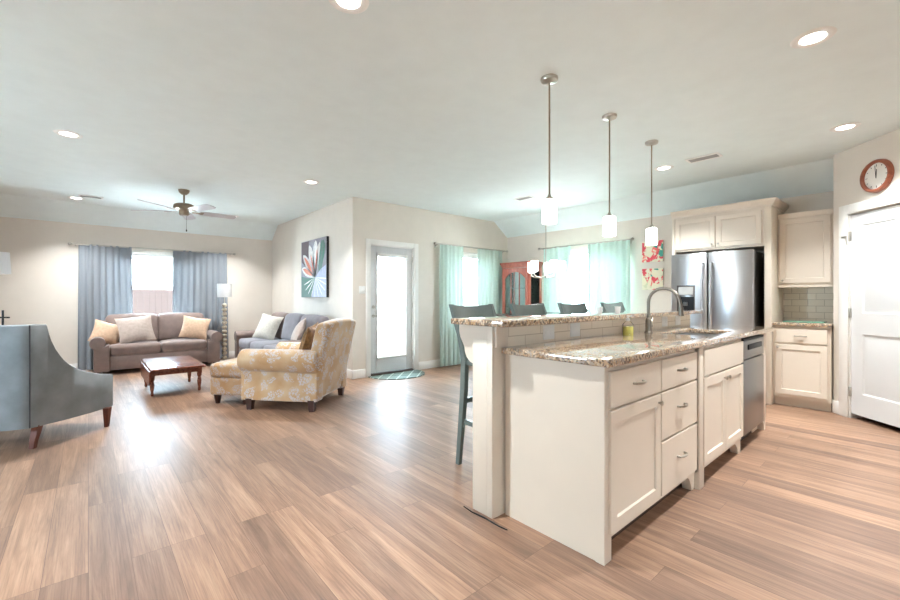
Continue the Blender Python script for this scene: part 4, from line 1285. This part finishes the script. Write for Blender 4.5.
# ------------------------------------------------------------------ loveseat and sofa
def rolled_arm(side, y0, y1, ztop=0.61, r=0.095, w=0.15, z0=0.06):
    """arm in local coords (outer face at x=0, arm grows toward +x*side)"""
    poly = []
    cx, cz = -0.0 + r * 0.75, ztop - r
    poly.append((w, z0)); poly.append((w, cz - 0.02))
    for k in range(15):
        a = math.radians(-10 + 290 * k / 14 - 30)
        poly.append((cx + r * math.cos(a), cz + r * math.sin(a)))
    xin = cx - 0.045
    poly.append((xin, cz - r * 0.9)); poly.append((xin, z0))
    return poly
def arm_bm(x_out, side, y0, y1, ztop, r, w, z0=0.06, bev=0.012):
    bm = NB()
    p = rolled_arm(side, y0, y1, ztop, r, w, z0)
    prism(bm, p, lambda u, v: (x_out + side * u, y0, v), lambda u, v: (x_out + side * u, y1, v), bev)
    return bm
def make_sofa(name, label, loc, rotz, W, D, nseat, mats, ztop_back=0.93, arm_top=0.61, arm_w=0.17):
    """faces local -y, back at +y; origin bottom centre"""
    t = thing(name, label, 'sofa', loc, rotz)
    hw = W / 2; aw = arm_w
    bm = NB(); box(bm, -hw + aw - 0.03, hw - aw + 0.03, -D / 2 + 0.035, D / 2 - 0.1, 0.075, 0.30, bev=0.015)
    obj('base', bm, mats[0], t)
    bm = NB(); rbox(bm, (0, D / 2 - 0.17, 0.46), (W - 0.16, 0.16, 0.76), 0.06, fn=lambda p: (p.x, p.y + 0.06 * (p.z + 0.38) / 0.76, p.z))
    obj('back_frame', bm, mats[0], t)
    for s in (-1, 1):
        obj('arm', arm_bm(s * hw, -s, -D / 2, D / 2 - 0.06, arm_top, 0.10, aw), mats[0], t, sharp=50)
        for yy in (-D / 2 + 0.08, D / 2 - 0.12):
            bm = NB(); lathe(bm, [(0.022, 0), (0.03, 0.03), (0.032, 0.075)], (s * (hw - 0.10), yy, 0), 12)
            obj('foot', bm, M['dark_leg'], t)
    sw = (W - 2 * aw) / nseat
    for k in range(nseat):
        cx = -hw + aw + sw * (k + 0.5)
        bm = NB(); rbox(bm, (cx, -0.07, 0.385), (sw - 0.004, D - 0.18, 0.17), 0.05, (0, 0.01, 0.025))
        obj('seat_cushion', bm, mats[1], t, sharp=80)
        bm = NB(); rbox(bm, (0, 0, 0), (sw + 0.05, 0.20, 0.50), 0.075, (0, 0.04, 0.02))
        bm.transform(Matrix.Translation((cx * 1.04, D / 2 - 0.22, 0.685)) @ Matrix.Rotation(math.radians(-12), 4, 'X'))
        obj('back_cushion', bm, mats[2 + k % (len(mats) - 2)], t, sharp=80)
    return t
make_sofa('loveseat', 'taupe two-seat loveseat in front of the living room window', (0.93, 8.80, 0), 0, 1.80, 0.78, 2, [M['sofa'], M['sofa'], M['sofa']], arm_w=0.22)
make_sofa('sofa', 'long brown and slate sofa below the lily canvas', (2.52, 7.28, 0), -PI / 2, 2.55, 0.90, 3, [M['sofa_b'], M['sofa_c'], M['sofa_b'], M['sofa_c'], M['sofa_c']], arm_top=0.60, arm_w=0.2)
GP = 'pillows on the loveseat'
pillow('gold pillow tucked at the window-side arm, left end of the loveseat', M['pil_gold'], (0.24, 8.62, 0.475), 0.40, 0.38, 0.14, 0.25, math.radians(-20), 0.35, GP)
pillow('large tan pillow leaning on the loveseat beside a smaller gold one', M['pil_tan'], (0.60, 8.55, 0.485), 0.50, 0.46, 0.15, 0.05, math.radians(-22), -0.12, GP)
pillow('gold pillow at the right end of the loveseat, near the floor lamp', M['pil_gold'], (1.44, 8.58, 0.485), 0.44, 0.42, 0.15, -0.15, math.radians(-22), 0.2, GP)
pillow('oatmeal pillow leaning on the far end of the long sofa', M['pil_oat'], (2.38, 7.80, 0.47), 0.50, 0.48, 0.15, -PI / 2 + 0.55, math.radians(-24), 0.15)
pillow('tan pillow on the long sofa behind the floral armchair', M['pil_tan'], (2.42, 6.55, 0.47), 0.48, 0.44, 0.15, -PI / 2 - 0.3, math.radians(-24), -0.25)

# ------------------------------------------------------------------ coffee table
t = thing('coffee_table', 'low cherry drop-leaf coffee table in front of the loveseat', 'coffee table', (0.85, 6.66, 0))
bm = NB(); box(bm, -0.29, 0.29, -0.60, 0.60, 0.338, 0.36, bev=0.006)
obj('tabletop', bm, M['cherry'], t)
for s in (-1, 1):
    bm = NB()
    pl = [(-0.58, 0.336), (-0.55, 0.20), (-0.45, 0.15), (0.45, 0.15), (0.55, 0.20), (0.58, 0.336)]
    prism(bm, pl, lambda u, v: (s * 0.285, u, v), lambda u, v: (s * 0.303, u, v))
    if s < 0: obj('drop_leaf', bm, M['cherry'], t)
    else:
        bm.free()
bm = NB(); box(bm, -0.25, 0.25, -0.37, 0.37, 0.25, 0.338)
obj('apron', bm, M['cherry'], t)
for sx in (-1, 1):
    for sy in (-1, 1):
        bm = NB(); x, y = sx * 0.255, sy * 0.36
        lathe(bm, [(0.013, 0.0), (0.018, 0.02), (0.015, 0.05), (0.022, 0.09), (0.026, 0.13), (0.02, 0.17), (0.016, 0.18), (0.026, 0.20), (0.028, 0.235)], (x, y, 0), 14)
        box(bm, x - 0.026, x + 0.026, y - 0.026, y + 0.026, 0.235, 0.338)
        obj('leg', bm, M['cherry'], t)

# ------------------------------------------------------------------ floral armchair and ottoman
t = thing('floral_armchair', 'gold floral rolled-arm chair with its back to the patio door', 'armchair', (1.865, 4.835, 0), math.radians(40.7))
W, D = 0.94, 0.84      # faces +y
obj('base', B(-W / 2 + 0.10, W / 2 - 0.10, -D / 2 + 0.03, D / 2 - 0.04, 0.11, 0.32, bev=0.02), M['floral'], t)
for s in (-1, 1):
    poly = [(0.20, 0.11), (0.20, 0.50)]
    for k in range(17):
        a = math.radians(-40 + 290 * k / 16)
        poly.append((0.105 + 0.125 * math.cos(a), 0.535 + 0.125 * math.sin(a)))
    poly += [(0.055, 0.405), (0.05, 0.11)]
    bm = NB(); prism(bm, poly, lambda u, v: (s * W / 2 - s * u, -D / 2 - 0.01, v), lambda u, v: (s * W / 2 - s * u, D / 2 + 0.04, v), 0.02)
    obj('arm', bm, M['floral'], t, sharp=60)
def rake(p): return (p.x * (1 - 0.05 * (p.z + 0.43) / 0.86), p.y - 0.17 * max(0.0, (p.z + 0.43) / 0.86) ** 1.2, p.z - 0.02 * (p.x / 0.4) ** 2 * (1 if p.z > 0 else 0))
bm = NB(); rbox(bm, (0, -D / 2 + 0.10, 0.54), (W - 0.10, 0.17, 0.86), 0.05, (0, 0.0, 0.01), fn=rake)
obj('back', bm, M['floral'], t, sharp=70)
bm = NB(); rbox(bm, (0, 0.08, 0.40), (W - 0.40, D - 0.20, 0.17), 0.05, (0, 0, 0.025))
obj('seat_cushion', bm, M['floral'], t, sharp=80)
for sx in (-1, 1):
    for sy in (-1, 1):
        bm = NB(); x, y = sx * (W / 2 - 0.085), sy * (D / 2 - 0.06)
        bar(bm, [(x, y, 0), (x, y, 0.125)], [0.05, 0.075], [0.05, 0.075])
        obj('leg', bm, M['dark_leg'], t)
p = Matrix.Translation((1.865, 4.835, 0)) @ Matrix.Rotation(math.radians(40.7), 4, 'Z') @ Vector((-0.15, -0.13, 0.50))
pillow('brown and gold brocade pillow on the floral armchair', M['pil_brown'], tuple(p), 0.46, 0.44, 0.14, math.radians(40.7 + 180 + 14), math.radians(-16), 0.08)
t = thing('floral_ottoman', 'gold floral ottoman pushed up to the floral armchair', 'ottoman', (1.44, 5.425, 0), math.radians(40.7))
bm = NB(); rbox(bm, (0, 0, 0.205), (0.64, 0.46, 0.20), 0.02)
obj('base', bm, M['floral'], t)
bm = NB(); rbox(bm, (0, 0, 0.385), (0.66, 0.48, 0.165), 0.045, (0, 0, 0.02))
obj('cushion', bm, M['floral'], t, sharp=80)
for sx in (-1, 1):
    for sy in (-1, 1):
        bm = NB(); x, y = sx * 0.255, sy * 0.175
        lathe(bm, [(0.024, 0), (0.036, 0.06), (0.042, 0.11)], (x, y, 0), 14)
        obj('leg', bm, M['dark_leg'], t)

# ------------------------------------------------------------------ grey swoop armchair
PH = math.radians(60)
fv = Vector((math.cos(PH), math.sin(PH))); rv = Vector((math.sin(PH), -math.cos(PH)))
S0 = Vector((-0.354, 4.726)); F0 = Vector((0.182, 5.25))
ctr = S0 - rv * 0.26 + fv * 0.33
t = thing('grey_armchair', 'blue-grey velvet swoop-arm chair seen from behind', 'armchair', (ctr.x, ctr.y, 0), PH - PI / 2)
def loc2(p): q = p - ctr; return (q.dot(rv), q.dot(fv))
s_ = loc2(S0); f_ = loc2(F0)
prof = [(0.0, 1.003), (0.08, 1.005), (0.150, 1.0), (0.17, 0.93), (0.19, 0.875), (0.233, 0.797), (0.28, 0.735), (0.324, 0.687), (0.39, 0.637), (0.459, 0.600), (0.54, 0.567), (0.629, 0.542), (0.72, 0.518), (0.815, 0.499), (0.91, 0.484), (1.0, 0.473)]
path = []
for k in range(9):
    u = -1 + 2 * k / 8
    path.append((u * abs(s_[0]), s_[1] - 0.045 * (1 - u * u), 1.003, 0.17))
left = []
for tt, z in prof:
    bow = 0.035 * math.sin(PI * tt)
    x = s_[0] + (f_[0] - s_[0]) * tt + bow; y = s_[1] + (f_[1] - s_[1]) * tt
    left.append((x, y, z, 0.17 - 0.012 * tt))
full = [(-x, y, z, b) for x, y, z, b in reversed(left)] + path[1:-1] + left
bm = NB(); rings = []
th = 0.085
for i, (x, y, z, b) in enumerate(full):
    a0 = full[max(0, i - 1)]; a1 = full[min(len(full) - 1, i + 1)]
    dx, dy = a1[0] - a0[0], a1[1] - a0[1]; L = math.hypot(dx, dy)
    nx, ny = -dy / L, dx / L          # inward
    rings.append([bm.verts.new((x, y, b)), bm.verts.new((x, y, z - 0.012)), bm.verts.new((x + nx * 0.012, y + ny * 0.012, z)), bm.verts.new((x + nx * (th - 0.015), y + ny * (th - 0.015), z)), bm.verts.new((x + nx * th, y + ny * th, z - 0.015)), bm.verts.new((x + nx * th, y + ny * th, b))])
for a, b in zip(rings, rings[1:]):
    for k in range(6): bm.faces.new((a[k], a[(k + 1) % 6], b[(k + 1) % 6], b[k]))
bm.faces.new(rings[0]); bm.faces.new(rings[-1])
obj('shell', bm, M['grey_velvet'], t, sharp=50)
for s in (-1, 1):
    bm = NB(); tube(bm, [(s * s_[0], s_[1] - 0.003, 0.172), (s * s_[0], s_[1] - 0.003, 1.0)], 0.0045, 8)
    obj('seam_piping', bm, M['seam'], t)
bm = NB(); prism(bm, [(-f_[0] + 0.08, f_[1] - 0.01), (f_[0] - 0.08, f_[1] - 0.01), (s_[0] - 0.02, s_[1] + 0.09), (-s_[0] + 0.02, s_[1] + 0.09)], lambda u, v: (u, v, 0.165), lambda u, v: (u, v, 0.31))
obj('base', bm, M['grey_velvet'], t)
bm = NB(); rbox(bm, (0, 0.04, 0.385), (0.60, 0.58, 0.15), 0.05, (0, 0, 0.02))
obj('seat_cushion', bm, M['grey_velvet'], t, sharp=80)
def wl(x, y): q = Vector((x, y)) - ctr; return (q.dot(rv), q.dot(fv))
lf = wl(0.13, 5.09); lr = wl(-0.33, 4.77)
for s in (-1, 1):
    bm = NB(); bar(bm, [(s * lf[0], lf[1], 0), (s * (lf[0] + 0.005), lf[1], 0.18)], [0.028, 0.05], [0.028, 0.05])
    obj('leg', bm, M['leg_red'], t)
    bm = NB(); bar(bm, [(s * lr[0], lr[1] - 0.02, 0), (s * lr[0], lr[1] - 0.012, 0.05), (s * (lr[0] + 0.002), lr[1] + 0.005, 0.11), (s * (lr[0] + 0.002), lr[1] + 0.03, 0.18)], [0.034, 0.036, 0.045, 0.05], [0.036, 0.042, 0.05, 0.055])
    obj('leg', bm, M['leg_red'], t)

# ------------------------------------------------------------------ lamps, side table
t = thing('floor_lamp', 'floor lamp with a stacked-bead pole and white drum shade by the curtain', 'floor lamp', (1.955, 8.777, 0))
bm = NB(); lathe(bm, [(0.0, 0), (0.13, 0), (0.13, 0.015), (0.11, 0.03), (0.03, 0.04), (0, 0.04)], seg=28)
obj('base', bm, M['silver_ball'], t)
for k in range(13):
    z = 0.085 + k * 0.083
    bm = NB(); lathe(bm, [(0, -0.041), (0.022, -0.036), (0.040, -0.02), (0.047, 0), (0.040, 0.02), (0.022, 0.036), (0, 0.041)], (0, 0, z), 16)
    obj('bead', bm, M['silver_ball'], t)
bm = NB(); tube(bm, [(0, 0, 0.03), (0, 0, 1.45)], 0.008, 8)
obj('pole', bm, M['nickel'], t)
bm = NB(); lathe(bm, [(0.125, 1.235), (0.125, 1.49), (0.1235, 1.49), (0.1235, 1.235)], seg=32, close=False)
bmesh.ops.bridge_loops
obj('lamp_shade', bm, M['shade_white'], t)
bm = NB(); lathe(bm, [(0, 1.30), (0.02, 1.31), (0.03, 1.35), (0.02, 1.39), (0, 1.40)], (0, 0, 0), 14)
obj('bulb', bm, M['white_plastic'], t)
# lamp partly in view behind the grey chair
t = thing('floor_lamp', 'floor lamp with a white square shade cut by the picture edge, behind the grey armchair', 'floor lamp', (-0.833, 6.85, 0))
bm = NB(); lathe(bm, [(0.0, 0), (0.13, 0), (0.13, 0.015), (0.03, 0.03), (0, 0.03)], seg=24)
obj('base', bm, M['iron'], t)
bm = NB(); tube(bm, [(0, 0, 0.02), (0, 0, 1.70)], 0.01, 8)
obj('pole', bm, M['iron'], t)
bm = NB()
def ringv(h, z): return [bm.verts.new((x * h, y * h, z)) for x, y in ((-1, -1), (1, -1), (1, 1), (-1, 1))]
rg = [ringv(0.13, 1.49), ringv(0.12, 1.735), ringv(0.118, 1.735), ringv(0.128, 1.49)]
for a, b in zip(rg, rg[1:] + rg[:1]):
    for k in range(4): bm.faces.new((a[k], a[(k + 1) % 4], b[(k + 1) % 4], b[k]))
bm.transform(Matrix.Rotation(0.5, 4, 'Z'))
obj('lamp_shade', bm, M['shade_white'], t, smooth=False)
t = thing('side_table', 'small dark side table hidden behind the grey armchair', 'side table', (-0.62, 6.30, 0))
obj('tabletop', B(-0.22, 0.22, -0.22, 0.22, 0.60, 0.625, bev=0.005), M['table_dark'], t)
for sx in (-1, 1):
    for sy in (-1, 1):
        obj('leg', B(sx * 0.18 - 0.02, sx * 0.18 + 0.02, sy * 0.18 - 0.02, sy * 0.18 + 0.02, 0, 0.60), M['table_dark'], t)
t = thing('metal_ornament', 'dark metal cross-shaped ornament just above the grey chair back', 'ornament', (-0.66, 6.20, 0.625))
bm = NB(); lathe(bm, [(0, 0), (0.05, 0), (0.05, 0.01), (0.012, 0.02), (0, 0.02)])
obj('base', bm, M['iron'], t)
bm = NB(); tube(bm, [(0, 0, 0.01), (0, 0, 0.47)], 0.009, 8); tube(bm, [(-0.05, 0.045, 0.395), (0.05, -0.045, 0.395)], 0.008, 8)
obj('cross', bm, M['iron'], t)

# ------------------------------------------------------------------ dining table, china cabinet
t = thing('dining_table', 'dark counter-height dining table behind the bar stools', 'dining table', (5.30, 3.85, 0))
obj('tabletop', B(-0.70, 0.70, -0.45, 0.55, 0.945, 0.975, bev=0.006), M['table_dark'], t)
obj('apron', B(-0.60, 0.60, -0.36, 0.46, 0.87, 0.945), M['table_dark'], t)
for sx in (-1, 1):
    for y in (-0.37, 0.47):
        obj('leg', B(sx * 0.60 - 0.035, sx * 0.60 + 0.035, y - 0.035, y + 0.035, 0, 0.945, bev=0.004), M['table_dark'], t)

# china cabinet faces -X : local y into the cabinet (front at y=0), local x = world -Y
t = thing('china_cabinet', 'tall red cherry china cabinet with arched glass doors in the dining corner', 'china cabinet', (6.05, 5.04, 0), -PI / 2)
cw, cd, ch = 0.33, 0.37, 1.82
bm = NB()
box(bm, -cw, cw, 0.0, cd, 0.0, 0.72, bev=0.004)
obj('lower_body', bm, M['china'], t)
bm = NB(); box(bm, -cw, cw, 0, cd, ch - 0.03, ch)
obj('top_board', bm, M['china'], t)
bm = NB(); box(bm, -cw + 0.02, cw - 0.02, cd - 0.015, cd, 0.72, ch - 0.03)
obj('back_panel', bm, M['mirror'], t)
for s in (-1, 1):
    bm = NB(); a, b = sorted((s * cw, s * (cw - 0.03)))
    box(bm, a, b, 0.0, 0.045, 0.72, ch - 0.03); box(bm, a, b, cd - 0.045, cd, 0.72, ch - 0.03); box(bm, a, b, 0.045, cd - 0.045, ch - 0.10, ch - 0.03); box(bm, a, b, 0.045, cd - 0.045, 0.72, 0.78)
    sd = obj('side_frame', bm, M['china'], t)
    obj('side_glass', B(min(s * (cw - 0.017), s * (cw - 0.013)), max(s * (cw - 0.017), s * (cw - 0.013)), 0.045, cd - 0.045, 0.78, ch - 0.10), M['cab_glass'], sd)
for z in (1.05, 1.40):
    obj('shelf', B(-cw + 0.03, cw - 0.03, 0.03, cd - 0.02, z, z + 0.012), M['cab_glass'], t)
# upper door with arch
bm = NB()
x0, x1, z0, z1 = -cw + 0.03, cw - 0.03, 0.74, ch - 0.04
st_ = 0.055
outer = [(x0, z0), (x1, z0), (x1, z1), (x0, z1)]
arch = []
for k in range(13):
    u = -1 + 2 * k / 12
    arch.append((u * (x1 - st_), z1 - 0.20 + 0.13 * (1 - abs(u) ** 2.2)))
box(bm, x0, x0 + st_, -0.02, 0.0, z0, z1); box(bm, x1 - st_, x1, -0.02, 0.0, z0, z1); box(bm, x0 + st_, x1 - st_, -0.02, 0.0, z0, z0 + st_)
poly = [(x0 + st_, z1)] + [(x, z) for x, z in arch] + [(x1 - st_, z1)]
prism(bm, poly, lambda u, v: (u, -0.02, v), lambda u, v: (u, 0.0, v))
dd = obj('glass_door', bm, M['china'], t)
obj('pane', B(x0 + st_, x1 - st_, -0.012, -0.008, z0 + st_, z1 - 0.06), M['cab_glass'], dd)
bm = NB()
for x in (-0.10, 0.10): box(bm, x - 0.008, x + 0.008, -0.018, -0.002, z0 + st_, z1 - 0.09)
obj('mullion', bm, M['china'], dd)
for s in (-1, 1):
    o = obj('lower_door', front((s * 0.155 - 0.14, 0.0, 0.10), (1, 0, 0), (0, -1, 0), 0.28, 0.56), M['china'], t, sharp=25)
bm = crown([(-cw, cd), (-cw, 0), (cw, 0), (cw, cd)], [(-1, 0), (-1, -1), (1, -1), (1, 0)], [(0, 0), (0.008, 0), (0.014, 0.03), (0.026, 0.05), (0.032, 0.07), (0.032, 0.085), (0, 0.085)], ch - 0.01)
obj('crown_molding', bm, M['china'], t, sharp=30)
